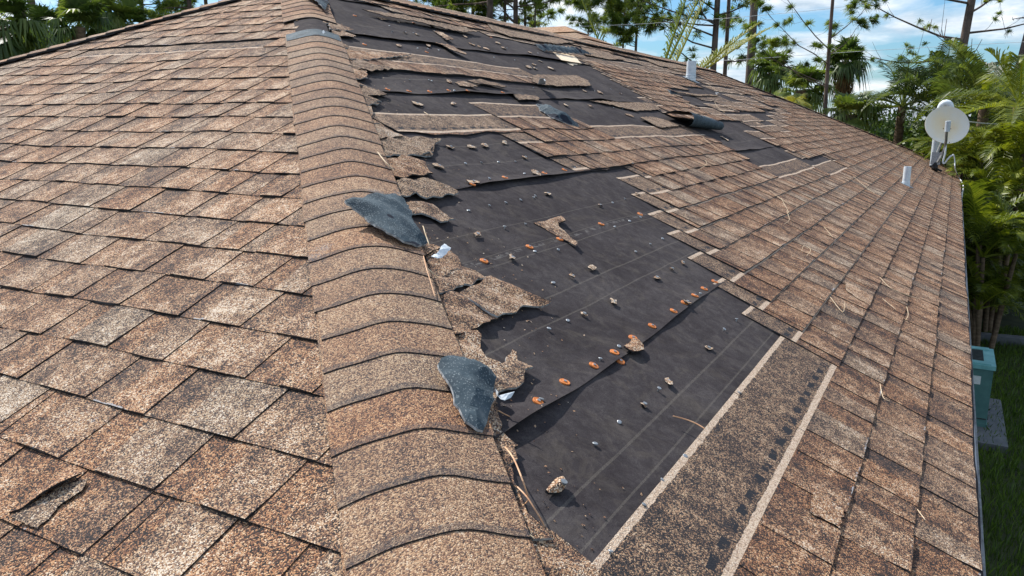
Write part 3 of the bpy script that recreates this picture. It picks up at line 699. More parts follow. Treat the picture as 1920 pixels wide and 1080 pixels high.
for q in [(877, 398), (917, 387), (948, 381), (976, 376), (1003, 370), (944, 430), (984, 422), (1002, 474), (1045, 472), (1037, 531), (1150, 430), (1148, 381), (1171, 374), (1064, 602), (1027, 621), (1190, 476), (1123, 677), (1179, 418),
          (1217, 462), (1240, 452), (1377, 605), (1355, 623), (1308, 560), (1200, 409), (1234, 732), (1162, 790), (1115, 833), (1243, 898), (1286, 853), (1206, 950), (1141, 1040), (1385, 738), (872, 308), (903, 304), (935, 303), (967, 302), (916, 340), (982, 328),
          (1076, 318), (849, 178), (768, 151), (803, 153), (808, 156), (783, 91), (802, 93), (822, 96), (735, 60), (730, 49), (766, 41), (800, 125), (950, 92), (926, 108), (965, 113), (1008, 101), (885, 83), (905, 88), (1000, 165), (1030, 166),
          (1005, 143), (870, 32), (775, 62), (814, 60), (1087, 165), (1115, 171), (1145, 168), (1185, 173), (1150, 203), (1167, 205), (1000, 372), (1010, 759), (1160, 651)]:
    k, y = onB(*q); nail(y, k, seed=i); i += 1
for q in [(892, 446, .016), (958, 488, .014), (1107, 508, .02), (1070, 522, .012), (1148, 569, .018), (1093, 592, .014), (1123, 389, .014), (1025, 367, .018), (1228, 527, .016), (1278, 498, .013), (1257, 510, .012), (1283, 577, .016),
          (1327, 655, .013), (1251, 720, .017), (1207, 760, .014), (844, 276, .02), (884, 275, .022), (908, 273, .026), (821, 314, .03), (1003, 330, .034), (983, 298, .02), (945, 270, .022), (780, 196, .032), (849, 196, .02), (1193, 366, .02), (884, 347, .024),
          (841, 156, .022), (990, 127, .035), (871, 70, .03), (808, 52, .035), (748, 88, .026), (932, 83, .04), (943, 93, .03), (992, 101, .025), (782, 66, .022), (759, 63, .02), (744, 42, .025), (717, 37, .035), (884, 84, .03), (898, 89, .025),
          (802, 88, .025), (912, 92, .045), (990, 128, .03), (1032, 131, .05), (1096, 173, .022), (1125, 174, .04), (1164, 177, .022), (1182, 166, .04), (1060, 199, .025), (1106, 202, .025), (1180, 218, .03), (1012, 118, .03), (1003, 130, .03),
          (895, 45, .04), (1000, 123, .03), (1360, 262, .05), (1220, 140, .04), (1150, 152, .035), (1240, 172, .04), (1420, 233, .04), (1390, 205, .06), (1355, 200, .05), (1445, 222, .06), (1462, 252, .06)]:
    k, y = onB(q[0], q[1]); rg = random.Random(i); scrap(y, k, q[2]*.80, rg.uniform(1.0, 1.9), rg.uniform(-.5, .9), i, rg.uniform(.95, 1.2)); i += 1
# crumbs of broken shingle caught along the torn edge
R = np.random.default_rng(12); cr = MB()
for i in range(520):
    k = R.uniform(4.2, 26); u = k*E*CO*1.0 + .24 + abs(R.normal(0, .16)) + (.15 if 7 < k < 10 else 0); sz = R.uniform(.0012, .0036)
    c = np.array(FB.pt(u, k, felt_h(u, k, sheet_of(k, u)) + .002)); a = R.uniform(0, 6.28); du_ = FB.u*math.cos(a)+FB.v*math.sin(a); dv_ = -FB.u*math.sin(a)+FB.v*math.cos(a)
    cr.face([tuple(c-du_*sz), tuple(c-dv_*sz*.7), tuple(c+du_*sz*1.2+FB.n*sz*.6), tuple(c+dv_*sz)], None, (.3, R.uniform(.4, .9)), (R.uniform(0, .8), 0))
o = part(cr.build('shingle_crumbs', M['gran'])); o['kind'] = 'stuff'
# larger nailed scraps
def big(pl, name, label, group, h, tone=.58, hu=.5, v=.3, seed=1, grid=.016, jit=.003, mt=0, mbk=None, top=True, bulge=.004, thick=.005, parent_felt=True, cat='shingle scrap', wav=.0015):
    b = MB(); o3 = px3([(p[0], p[1], p[2] if len(p) > 2 else h) for p in pl]); sheet3(b, o3, grid=grid, jit=jit, v=v, tone=tone, hu=hu, reg=1. if v > 1 else 0., seed=seed, mt=mt, mbk=mbk, me=3 if mt == 2 else 1, bulge=bulge, thick=thick, wav=wav)
    o = b.build(name, MT3)
    if parent_felt: child_of_felt(o, o3[0][1], o3[0][0]); o['label'] = label
    else: tag(o, label, cat, group)
    return o
big([(1171, 647), (1181, 640), (1187, 632), (1198, 635), (1208, 645), (1209, 652), (1200, 656), (1188, 657), (1180, 653)], 'shingle_scrap', 'large crumpled scrap with two nails on the felt lap', None, .017, seed=21, tone=.85, hu=.2, grid=.007, jit=.0018)
big([(1024, 918), (1030, 910), (1040, 900), (1050, 895), (1058, 898), (1063, 906), (1058, 916), (1048, 923), (1030, 923)], 'shingle_scrap', 'rounded tan scrap alone near the bottom corner of the felt', None, .013, seed=22, tone=1.0, hu=.2, grid=.006, jit=.0012, bulge=.010)
b = MB(); X = onBxyz(1058, 902, .022); nn = Vector(FB.n); b.tube([Vector(X)-nn*.004, Vector(X)], .0065, 10); o = b.build('roofing_nail', M['galvanized_steel']); o.parent = FL[0]
for (a0, a1, nm) in (((1003, 415), (1083, 461), 0),):
    big([(1001, 417, .006), (1030, 411, .010), (1052, 404, .018), (1057, 408, .024), (1060, 414, .022), (1052, 416, .014), (1046, 417, .012), (1049, 424, .008), (1062, 436, .008), (1074, 447, .012), (1083, 456, .02), (1080, 461, .02), (1067, 455, .008), (1040, 438, .006), (1018, 425, .006)],
        'shingle_scrap', 'tan L-shaped shingle scrap lying loose on the open felt', None, .01, seed=23, grid=.012, jit=.002, parent_felt=False)
big([(811, 58, .01), (825, 60, .02), (838, 66, .03), (845, 70, .03), (851, 73, .03), (838, 74, .02), (826, 67, .012)], 'shingle_scrap', 'narrow pointed shingle scrap high on the black felt', None, .02, seed=24, grid=.03, jit=.006, parent_felt=False)
big([(812, 80, .02), (828, 84, .02), (850, 95, .03), (875, 102, .03), (872, 98, .03), (850, 87, .03), (840, 82, .02)], 'shingle_scrap', 'long thin shingle sliver leaning over an upper felt lap', None, .03, seed=25, grid=.03, jit=.006, parent_felt=False, tone=.5)
big([(853, 155, .01), (870, 153, .02), (885, 158, .02), (896, 163, .02), (880, 164, .014), (862, 162, .01)], 'shingle_scrap', 'lumpy oval shingle scrap on the felt under the single row of tabs', None, .02, seed=26, grid=.03, jit=.005, parent_felt=False)
big([(875, 152, .02), (900, 151, .02), (930, 157, .02), (950, 163, .02), (945, 165, .02), (915, 161, .02), (890, 156, .02)], 'shingle_scrap', 'grey granule strip curled beside the oval scrap on the felt', None, .02, seed=27, grid=.03, jit=.005, v=1.6, tone=.4, parent_felt=False)

# ------------------------------------------------------------------ loose torn shingle flaps showing their grey backs
def flap(pl, label, seed, bulge=.01, grid=.016, jit=.0045, wav=.003):
    return big(pl, 'shingle_flap', label, 'torn shingle flaps turned underside up', .05, seed=seed, mt=2, mbk=0, grid=grid, jit=jit, bulge=bulge, thick=.005, parent_felt=False, cat='shingle flap', wav=wav, tone=.45)
flap([(646, 377, .055), (660, 371, .062), (680, 369, .066), (705, 362, .070), (722, 363, .06), (742, 365, .055), (757, 374, .05), (767, 388, .05), (772, 405, .05), (780, 422, .05), (790, 437, .045), (801, 455, .03), (782, 463, .035), (765, 456, .04), (748, 447, .045), (726, 437, .045), (700, 420, .045), (678, 400, .05)],
     'grey triangular flap torn over the hip caps, pointing down towards the felt', 31, .012)
flap([(822, 680, .055), (828, 671, .06), (840, 668, .062), (862, 671, .060), (893, 675, .055), (912, 684, .05), (926, 702, .046), (928, 716, .045), (924, 740, .045), (919, 768, .04), (912, 795, .035), (905, 810, .032), (894, 806, .036), (872, 791, .04), (862, 765, .045), (850, 735, .05), (836, 712, .052)],
     'dark grey leaf-shaped flap hanging over the right edge of the hip caps', 32, .014)
flap([(570, -14, .05), (590, -3, .06), (604, 12, .06), (610, 18, .05), (616, 2, .04), (606, -12, .04)], 'blue-grey flap at the top of the hip, cut by the picture edge', 33, .02, .04, .006)
flap([(1006, 196, .015), (1022, 196, .04), (1040, 203, .05), (1062, 216, .03), (1086, 236, .02), (1070, 232, .02), (1040, 222, .02), (1012, 206, .015)], 'blue-grey pointed flap folded over the tabs in mid slope', 34, .03, .03, .006)
flap([(1125, 0+165, .02), (1250, 166, .04), (1262, 170, .05), (1275, 178, .03), (1258, 175, .02)][1:], 'small dark flap among the shingles below the vent pipe', 35, .03, .04, .006)
flap([(1002, 82, .03), (1020, 82, .05), (1045, 84, .06), (1080, 89, .07), (1112, 101, .04), (1080, 99, .04), (1040, 94, .03), (1020, 93, .02)], 'long blue-grey curled flap above the bare plywood', 36, .06, .05, .01, .006)
# rolled shingle
X0 = onBxyz(1286, 226, .055); X1 = onBxyz(1348, 239, .03)
b = MB(); ax = Vector(X1)-Vector(X0); Ln = ax.length; ax.normalize(); nn = Vector(FB.n); side = ax.cross(nn).normalized()
if side.x < 0: side = -side
NA, NC = 10, 14
def roll(t, c):
    r = .060*(1-.35*t) ; ang = math.radians(-75 + 205*c)
    p = Vector(X0) + ax*(Ln*t) + side*(math.cos(ang)*r) + nn*(math.sin(ang)*r*.95 + .015)
    return p
for t in range(NA):
    for c in range(NC):
        P = [roll(t/NA, c/NC), roll((t+1)/NA, c/NC), roll((t+1)/NA, (c+1)/NC), roll(t/NA, (c+1)/NC)]; b.face([tuple(p) for p in P], mi=2)
        P2 = [p + (Vector(X0)+ax*Ln*.5+nn*.015 - p).normalized()*.005 for p in P]; b.face([tuple(p) for p in P2[::-1]], mi=0, uv=[(p[1], p[0]) for p in P2[::-1]])
# flat tail lying back up the slope
top = [roll(t/NA, 1) for t in range(NA+1)]
for t in range(NA):
    q0 = Vector(onBxyz(1238+t*5.5, 213+abs(t-3)*.4, .03)); q1 = Vector(onBxyz(1238+(t+1)*5.5, 213+abs(t+1-3)*.4, .03))
    for s_ in range(4):
        f0, f1 = s_/4, (s_+1)/4
        def L_(A_, B_, f): return tuple(A_.lerp(B_, f) + nn*(.02*math.sin(f*3.14)))
        b.face([L_(top[t], q0, f0), L_(top[t+1], q1, f0), L_(top[t+1], q1, f1), L_(top[t], q0, f1)], mi=2)
o = b.build('rolled_shingle', MT3); tag(o, 'dark rolled-up shingle with an open end casting a black shadow on the felt', 'rolled shingle')

# white plastic tatters
def tatter(pl, label, seed, grid=.012, h=.03):
    b = MB(); sheet3(b, px3([(p[0], p[1], p[2] if len(p) > 2 else h) for p in pl]), grid=grid, jit=.003, thick=.001, seed=seed, bulge=.006, wav=.004)
    o = b.build('plastic_tatter', [M['torn_plastic'], M['torn_plastic']]); tag(o, label, 'plastic scrap', 'white tatters of torn release film')
tatter([(925, 733, .03), (934, 736, .045), (948, 738, .05), (965, 734, .06), (959, 744, .05), (948, 748, .045), (932, 744, .035)], 'white and blue tatter beside the leaf-shaped grey flap', 41)
tatter([(808, 481, .04), (822, 470, .05), (832, 459, .05), (845, 467, .045), (838, 475, .045), (820, 485, .04)], 'white tatter at the tip of the triangular flap', 42)
tatter([(1009, 157, .02), (1012, 147, .09), (1020, 147, .1), (1024, 152, .06), (1022, 158, .03)], 'upright white tatter on the upper row of tabs', 43, .03)
tatter([(1341, 174, .02), (1347, 175, .07), (1350, 179, .05), (1344, 178, .02)], 'tiny white tatter far up the slope near the vent pipe', 44, .03)
tatter([(147, 905), (153, 902), (157, 908), (150, 912)][:0] or [(604, 58, .06), (607, 56, .07), (609, 62, .06), (606, 64, .05)], 'small white tatter at the gap in the hip caps', 45, .02)

# pine needles
def needle(pl, h, label, mat='dry_needle', r=.0016, F='B', grp='dry pine needles on the roof'):
    b = MB(); P = []
    for i, p in enumerate(pl):
        hh = p[2] if len(p) > 2 else h
        if F == 'B': P.append(Vector(onBxyz(p[0], p[1], hh)))
        else:
            n = FA.n; d = ray(p[0], p[1]); P.append(Vector(CAM + d*((hh - n@CAM)/(n@d))))
    Q = []
    for i in range(len(P)-1):
        for j in range(4):
            t = j/4; p0, p1, p2, p3 = P[max(i-1, 0)], P[i], P[i+1], P[min(i+2, len(P)-1)]
            Q.append(.5*((2*p1)+(p2-p0)*t+(2*p0-5*p1+4*p2-p3)*t*t+(3*p1-p0-3*p2+p3)*t**3))
    Q.append(P[-1]); b.tube(Q, [r]*(len(Q)-1)+[r*.5], 5)
    o = b.build('pine_needle', M[mat]); tag(o, label, 'pine needle', grp)
needle([(947, 838, .03), (962, 858, .05), (977, 893, .06), (988, 925, .04), (990, 938, .02), (984, 945, .01)], .03, 'reddish needle curving out over the felt from the hip edge', r=.0014)
needle([(970, 913, .03), (988, 932, .035), (1003, 955, .03), (1015, 975, .02), (1022, 990, .01)], .02, 'reddish needle crossing below the curved one at the hip edge', r=.0015)
needle([(1262, 780, .012), (1285, 786, .016), (1305, 794, .02), (1322, 804, .024)], .02, 'reddish needle lying across the felt to the bare shingle strip', r=.0016)
needle([(935, 770, .03), (945, 776, .02), (962, 784, .006)], .02, 'short needle on the felt right of the leaf-shaped flap', r=.0012)
needle([(794, 480, .045), (800, 505, .05), (808, 530, .045), (815, 555, .04)], .04, 'needle lying along the hip edge below the triangular flap', r=.0013)
needle([(797, 500, .045), (812, 512, .04), (822, 522, .03)], .04, 'needle crossing the torn shingle ends below the triangular flap', 'pale_twig', .0012)
needle([(790, 430, .03), (793, 424, .05), (797, 437, .05), (805, 460, .04)], .04, 'bent needle at the lower tip of the triangular flap', 'pale_twig', .0014)
needle([(708, 285, .045), (722, 303, .05), (738, 318, .04)], .04, 'pale needle over the torn ends left of the small felt patch', 'pale_twig', .0018)
needle([(876, 188, .03), (890, 196, .04), (905, 203, .02)][:0] or [(795, 210, .004), (802, 214, .01), (808, 219, .006)], .01, 'short pale needle on the middle felt', 'pale_twig', .0016)
A_pool = [([(1443, 357), (1472, 378), (1500, 393)], 'pale needle on the shingles right of the felt steps'), ([(1475, 395), (1480, 412), (1470, 420)], 'bent needle on the shingles above the pale worn patch'),
          ([(1503, 470), (1508, 460), (1520, 468), (1512, 480)], 'small looped needle mid slope'), ([(1557, 557), (1580, 585), (1583, 565)], 'hooked pale needle below the worn patch'),
          ([(1650, 520), (1670, 540), (1700, 553), (1725, 560)], 'long needle across two courses near the eave'), ([(1655, 560), (1680, 580)], 'short needle beside the long one near the eave'),
          ([(1700, 575), (1703, 590), (1698, 600)], 'tiny bent needle near the eave'), ([(1650, 720), (1656, 745), (1668, 752)], 'curled needle by the stained shingle'),
          ([(1720, 955), (1735, 975)], 'short orange needle near the lower right corner'), ([(1705, 355), (1730, 366), (1758, 376)], 'pale strip of needle downslope from the small vent pipe'),
          ([(1784, 390), (1808, 400)], 'pale needle at the eave below the dish'), ([(1465, 372), (1480, 400)], 'thin needle on the mid slope tabs'),
          ([(1310, 318), (1325, 308), (1322, 300)], 'needle standing on the tabs right of the lifted row'), ([(1340, 190), (1345, 200), (1360, 212)], 'thin white needle beside the rolled shingle'),
          ([(1395, 180), (1350, 172), (1325, 155)], 'long pale twig trailing from the base of the upper vent pipe'), ([(1318, 258), (1340, 275), (1355, 283)], 'two pale needles at the right end of the stepped rows'),
          ([(1600, 330), (1625, 352), (1640, 362)], 'faint needle on the upper right shingles'), ([(1545, 425), (1562, 445)], 'short faint needle among the mid slope tabs'),
          ([(990, 1000), (1003, 1010)], 'needle end at the bottom of the torn strip')]
for pl, lab in A_pool: needle(pl, .026, lab, 'pale_twig', .0011)

# lifted tab with its shadow gap on the left slope
def px3A(pts):
    r = []
    for (x, y, h) in pts:
        n = FA.n; d = ray(x, y); X = CAM + d*((h - n@CAM)/(n@d)); r.append((X[0], (X[1]+h*SI)/CO/E, h))
    return r
b = MB(); sheet3(b, px3A([(14, 958, .019), (60, 921, .020), (128, 870, .021), (146, 882, .030), (112, 898, .034), (70, 922, .030), (35, 948, .024)]), F=FA, grid=.015, jit=.0015, thick=.004, v=.6, tone=.46, hu=.2, seed=61)
part(b.build('lifted_tab', MT3), 'curled tab lifted off the left slope')
b = MB(); sheet3(b, px3A([(16, 964), (60, 938), (118, 904), (162, 892), (150, 915), (112, 938), (66, 986)] and [(16, 964, .0185), (60, 938, .0185), (118, 904, .0185), (162, 892, .0185), (150, 915, .0185), (112, 938, .0185), (66, 986, .0185)]), F=FA, grid=.03, jit=.003, thick=.0015, v=.6, tone=.52, hu=1.0, seed=62, wav=.0003)
part(b.build('worn_patch', MT3), 'bare grey patch under the lifted tab')
for pl_, sd_ in (([(1527, 919), (1586, 952), (1579, 987), (1522, 955)], 63), ([(1583, 527), (1605, 540), (1637, 558), (1630, 575), (1606, 560), (1588, 546)], 64)):
    b = MB(); Fq = FB if sd_ < 65 else FA; o_ = px3([(p[0], p[1], .0185) for p in pl_]) if sd_ < 65 else px3A([(p[0], p[1], .0185) for p in pl_])
    sheet3(b, o_, F=Fq, grid=.04, jit=.005, thick=.001, v=.6, tone=.80 if sd_ < 65 else .42, hu=.15 if sd_ < 65 else 1.0, seed=sd_, wav=.0002)
    part(b.build('worn_patch', MT3), 'pale worn patch on a tab' if sd_ < 65 else 'grey scuffed patch beside the hip caps')

# ------------------------------------------------------------------ vent pipes, dish, service mast
def vent(px0, px1, w, label):
    p0 = Vector(onBxyz(px0[0], px0[1], .0)); D = (p0-Vector(CAM)).length; r = w/2/FPX*D
    dz = (px0[1]-px1[1])/FPX*D*.95; root = empty('vent_pipe', p0); tag(root, label, 'vent pipe')
    b = MB(); N = 10; pts = [(0, 0, -.05+ (dz+.05)*i/N) for i in range(N+1)]
    b.tube(pts, [r*(1.0+.03*(i % 2)) for i in range(N+1)], 20, caps=False); b.tube([(0, 0, dz), (0, 0, dz-.03)], [r, r*.82], 20, caps=False); b.tube([(0, 0, dz-.03), (0, 0, dz-.035)], [r*.82, .001], 20, caps=False)
    b.build('pipe', M['white_pvc'], root, smooth=True)
    b = MB()
    for i in range(4): b.tube([(0, 0, .012+i*r*.32), (0, 0, .012+i*r*.32+r*.17)], [r*1.12, r*1.07], 20)
    b.build('collar', M['white_pvc'], root)
    b = MB(); n = Vector(FB.n); b.tube([n*.021, n*.024], [r*2.0, r*1.3], 20); b.build('flashing', M['galvanized_steel'], root)
vent((1295, 152), (1293, 116), 16.5, 'stout white vent pipe standing up from the stripped upper slope')
vent((1698, 350), (1703, 315), 11.5, 'small white vent pipe low on the slope near the eave')
def P3(px, py, y):
    d = ray(px, py); return Vector(CAM + d*((y-CAM[1])/d[1]))
YD = 14.75; foot = Vector(onBxyz(1752, 318, .02)); dish = empty('satellite_dish', foot); tag(dish, 'round white satellite dish with a rust-tinted centre on the far eave corner', 'satellite dish')
def rel(v): return v - foot
ctr = P3(1776, 234, YD+.12)
tocam = (Vector(CAM)-ctr).normalized(); nrm = (tocam + Vector((.30, 0, .42))).normalized()
b = MB(); R0 = .335; zx = nrm.to_track_quat('Z', 'Y').to_matrix(); rg = random.Random(1)
NR, NS = 8, 40
def dp(i, k, off=0.0):
    rr = R0*i/NR; a = 2*math.pi*k/NS; return zx @ Vector((rr*math.cos(a), rr*.96*math.sin(a), .075*(i/NR)**2 - .075 + off))
for i in range(NR):
    for k in range(NS):
        b.face([tuple(dp(i, k)), tuple(dp(i+1, k)), tuple(dp(i+1, k+1)), tuple(dp(i, k+1))]); b.face([tuple(dp(i, k, -.006)), tuple(dp(i, k+1, -.006)), tuple(dp(i+1, k+1, -.006)), tuple(dp(i+1, k, -.006))])
for k in range(NS): b.face([tuple(dp(NR, k)), tuple(dp(NR, k, -.012)), tuple(dp(NR, k+1, -.012)), tuple(dp(NR, k+1))])
o = b.build('reflector', M['dish'], dish, smooth=True); o.location = rel(ctr)
b = MB()
for (x, y) in ((-.055, -.065), (.055, -.065), (-.035, -.30), (.035, -.30)):
    p = zx @ Vector((x, y, -.05+.04)); b.tube([p, p + zx @ Vector((0, 0, .006))], .009, 8)
o = b.build('bolt', M['dead_frond'], dish); o.location = rel(ctr)
lnb = P3(1777, 232, YD-.30); arm_top = P3(1775, 246, YD-.28); arm_mid = P3(1772, 276, YD-.08); arm_low = P3(1758, 304, YD-.03)
b = MB(); q = [rel(arm_top), rel(P3(1774, 262, YD-.18)), rel(arm_mid), rel(P3(1766, 291, YD-.04)), rel(arm_low)]; b.tube(q, .021, 4); b.build('feed_arm', M['bracket_steel'], dish)
b = MB(); b.tube([rel(P3(1778, 227, YD-.30)), rel(P3(1776, 247, YD-.29))], [.042, .038], 12); b.tube([rel(P3(1778, 226.5, YD-.30)), rel(P3(1778, 227.5, YD-.30))], [.030, .042], 12); b.build('receiver', M['grey_pvc'], dish, smooth=False)
b = MB(); c_ = P3(1755, 297, YD); b.box(rel(c_), (.13, .02, .20), Matrix.Rotation(math.radians(8), 3, 'Y')); b.box(rel(c_)+Vector((.06, .03, 0)), (.015, .07, .2)); b.box(rel(c_)+Vector((-.06, .03, 0)), (.015, .07, .2)); b.build('bracket', M['galvanized_steel'], dish)
b = MB(); b.tube([(0, 0, -.02), rel(P3(1753, 312, YD)), rel(P3(1754, 306, YD+.02))], [.05, .045, .04], 10); b.box((.02, 0, .02), (.2, .14, .03), Matrix.Rotation(TH, 3, 'Y')); b.build('foot', M['black_rubber'], dish)
b = MB(); b.tube([rel(P3(1756, 290, YD+.05)), rel(P3(1768, 262, YD+.16)), rel(ctr) + zx @ Vector((0, 0, -.12))], .022, 8); b.build('mount_tube', M['bracket_steel'], dish)
b = MB()
def cable(b, pl, r):
    P = pl; Q = []
    for i in range(len(P)-1):
        for j in range(5):
            t = j/5; p0, p1, p2, p3 = P[max(i-1, 0)], P[i], P[i+1], P[min(i+2, len(P)-1)]
            Q.append(.5*((2*p1)+(p2-p0)*t+(2*p0-5*p1+4*p2-p3)*t*t+(3*p1-p0-3*p2+p3)*t**3))
    Q.append(P[-1]); b.tube(Q, r, 7)
cable(b, [rel(P3(1774, 268, YD-.1)), rel(P3(1772, 288, YD-.1)), rel(P3(1768, 303, YD-.08)), rel(P3(1771, 306, YD-.08)), rel(P3(1780, 295, YD-.1)), rel(P3(1788, 290, YD-.1))], .013); b.build('cable_loop', M['white_pvc'], dish)
b = MB(); cable(b, [rel(P3(1788, 290, YD-.1)), rel(P3(1790, 300, YD-.1)), rel(P3(1791, 318, YD-.1)), rel(Vector(onBxyz(1798, 332, .03))), rel(Vector(onBxyz(1806, 348, .03))), rel(Vector((.03, 13.2, -.1))), rel(Vector((.03, 13.0, -.6)))], .009); b.build('cable', M['copper_cable'], dish)
# service mast behind the dish
mb0 = P3(1751, 300, 15.6); mast = empty('service_mast', mb0); tag(mast, 'grey-blue service mast with a rounded white weatherhead behind the dish', 'service mast')
b = MB(); top_ = P3(1764, 198, 15.6)-mb0; b.tube([Vector((0, 0, -.45)), Vector((0, 0, .1)), Vector((top_.x*.15, 0, top_.z-.06))], .058, 14, caps=False); b.build('conduit', M['grey_pvc'], mast, smooth=True)
b = MB(); c0 = Vector((top_.x*.15, 0, top_.z-.10)); pts = []; rr = []
for i in range(9):
    a = math.pi*i/8; pts.append(c0 + Vector((.085-.085*math.cos(a)*1, -.0, .03+.085*math.sin(a)*1.3))); rr.append(.046+.016*math.sin(a))
b.tube(pts, rr, 14); b.build('weatherhead', M['white_pvc'], mast, smooth=True)
b = MB(); t1 = c0+Vector((.16, 0, .06)); cable(b, [t1, t1+Vector((.5, 1.5, -.25)), t1+Vector((2.6, 6, -.1)), t1+Vector((6.5, 16, 1.2))], .012); b.build('service_wire', M['wire_grey'], mast)

# ------------------------------------------------------------------ ground, AC unit
b = MB(); GS = 1500; NG = 12
b.face([(-GS, -GS, GZ), (GS, -GS, GZ), (GS, GS, GZ), (-GS, GS, GZ)]); o = b.build('ground', M['lawn_soil']); o['kind'] = 'structure'
def pad(): 
    r_ = empty('ac_unit', (.1, 10.62, GZ+.08)); tag(r_, 'green air conditioner condenser with a sticker, standing on a concrete pad in shade', 'air conditioner')
    b = MB(); b.box((0, 0, .37), (.86, .80, .66)); b.box((.0, 0, .02), (.88, .82, .04)); b.build('cabinet', M['ac_paint'], r_)
    b = MB(); b.box((0, 0, .725), (.90, .84, .05)); b.box((0, -.34, .755), (.8, .12, .02)); b.box((0, .34, .755), (.8, .12, .02)); b.build('lid', M['ac_top_paint'], r_)
    b = MB()
    for i in range(9): b.box((0, -.24+i*.06, .757), (.66, .022, .012))
    b.box((0, 0, .7495), (.62, .54, .005)); b.build('fan_grille', M['dark_metal'], r_)
    b = MB(); b.box((.24, -.4035, .56), (.15, .004, .10)); b.build('sticker', M['paper_sticker'], r_)
    b = MB(); b.box((.437, 0, .1), (.01, .78, .012)); b.box((0, -.409, .1), (.84, .01, .012)); b.build('seam', M['dark_metal'], r_)
pad()
b = MB(); b.box((.08, 10.55, GZ+.04), (1.3, 1.75, .08)); tag(b.build('concrete_pad', M['concrete']), 'weathered concrete slab under the green air conditioner', 'concrete slab')
b = MB(); b.box((1.1, 14.9, GZ+.06), (2.6, .22, .16), Matrix.Rotation(.12, 3, 'Z')); tag(b.build('landscape_timber', M['concrete']), 'grey edging beam lying in shade at the foot of the palms', 'edging beam')

def blades(nb, xr, yr, hmin, hmax, w, z, seed):
    R = np.random.default_rng(seed); x = R.uniform(*xr, nb); y = R.uniform(*yr, nb); a = R.uniform(0, 6.283, nb); h = R.uniform(hmin, hmax, nb)
    ln = R.uniform(.1, .6, nb)*h; dx, dy = np.cos(a), np.sin(a); bx, by = -dy*w/2, dx*w/2
    V = np.stack([np.stack([x-bx, y-by, np.full(nb, z)], 1), np.stack([x+bx, y+by, np.full(nb, z)], 1), np.stack([x+bx*.6+dx*ln*.4, y+by*.6+dy*ln*.4, z+h*.6], 1), np.stack([x+dx*ln, y+dy*ln, z+h], 1)], 1)
    return V
def quads_obj(name, V, mat, parent=None, var=None, smooth=False):
    """V: (n,4,3)"""
    n = V.shape[0]; me = bpy.data.meshes.new(name); me.vertices.add(n*4); me.vertices.foreach_set('co', V.astype(np.float32).ravel())
    me.loops.add(n*4); me.loops.foreach_set('vertex_index', np.arange(n*4, dtype=np.int32)); me.polygons.add(n)
    me.polygons.foreach_set('loop_start', np.arange(0, n*4, 4, dtype=np.int32)); me.polygons.foreach_set('loop_total', np.full(n, 4, dtype=np.int32))
    lu = me.uv_layers.new(name='loc'); var = RNG.uniform(0, 1, n) if var is None else var
    lu.data.foreach_set('uv', np.stack([np.zeros(n*4), np.repeat(var, 4)], 1).astype(np.float32).ravel())
    me.materials.append(mat); me.update(calc_edges=True); me.validate(); return link(name, me, parent)
o = quads_obj('lawn_grass', blades(42000, (.0, 3.2), (3.0, 16.0), .04, .14, .010, GZ, 5), M['grass_blade']); tag(o, 'shaded green lawn beside the house', 'grass', kind='stuff')

# ------------------------------------------------------------------ plants
def frond(base, az, ln, arch, up, nl, ll, lw, twist=.5, droop=.35, R=None, vee=.5):
    """pinnate frond: returns quads (rachis curve with leaflets)"""
    R = R or RNG; t = np.linspace(0, 1, nl); d = np.array([math.cos(az), math.sin(az), 0.]); s = np.array([-d[1], d[0], 0.])
    xs = ln*(t*math.cos(up)*(1-.12*t)); zs = ln*(t*math.sin(up) - arch*t**2.2)
    C_ = base + d*xs[:, None] + np.array([0, 0, 1.])*zs[:, None]; T = np.gradient(C_, axis=0); T /= np.linalg.norm(T, axis=1)[:, None]
    N_ = np.cross(np.tile(s, (nl, 1)), T); N_ *= np.sign(N_[:, 2:3]+1e-6)
    Q = []; var = []
    prof = ll*(np.sin(np.clip(t*.92+.10, 0, 1)*math.pi)**.6)*(1-.25*t)
    for sg in (1, -1):
        i = np.arange(int(nl*.14), nl); b_ = C_[i]; li = prof[i]*R.uniform(.85, 1.1, len(i))
        fw = .45+.5*t[i]; dirv = s*sg*1.0 + T[i]*fw[:, None] + N_[i]*(vee*R.uniform(.6, 1.3, len(i)))[:, None]; dirv /= np.linalg.norm(dirv, axis=1)[:, None]
        mid = b_ + dirv*(li*.55)[:, None]; tip = b_ + dirv*li[:, None] - np.array([0, 0, 1.])*(li*droop*R.uniform(.5, 1.5, len(i)))[:, None]
        wv = T[i]*lw/2
        Q.append(np.stack([b_-wv*.6, b_+wv*.6, mid+wv, mid-wv], 1)); Q.append(np.stack([mid-wv, mid+wv, tip+wv*.12, tip-wv*.12], 1)); q = R.uniform(0, 1)*.5 + R.uniform(0, .5, len(i)); var += [q, q]
    rw = np.maximum(.022*ln*(1-t), .006)[:, None]*.45
    for ax in (s[None, :], N_):
        Q.append(np.stack([C_[:-1]-ax*rw[:-1] if ax.shape[0] == 1 else C_[:-1]-ax[:-1]*rw[:-1], C_[:-1]+(ax if ax.shape[0] == 1 else ax[:-1])*rw[:-1], C_[1:]+(ax if ax.shape[0] == 1 else ax[1:])*rw[1:], C_[1:]-(ax if ax.shape[0] == 1 else ax[1:])*rw[1:]], 1)); var.append(np.full(nl-1, .95))
    return np.concatenate(Q), np.concatenate(var)
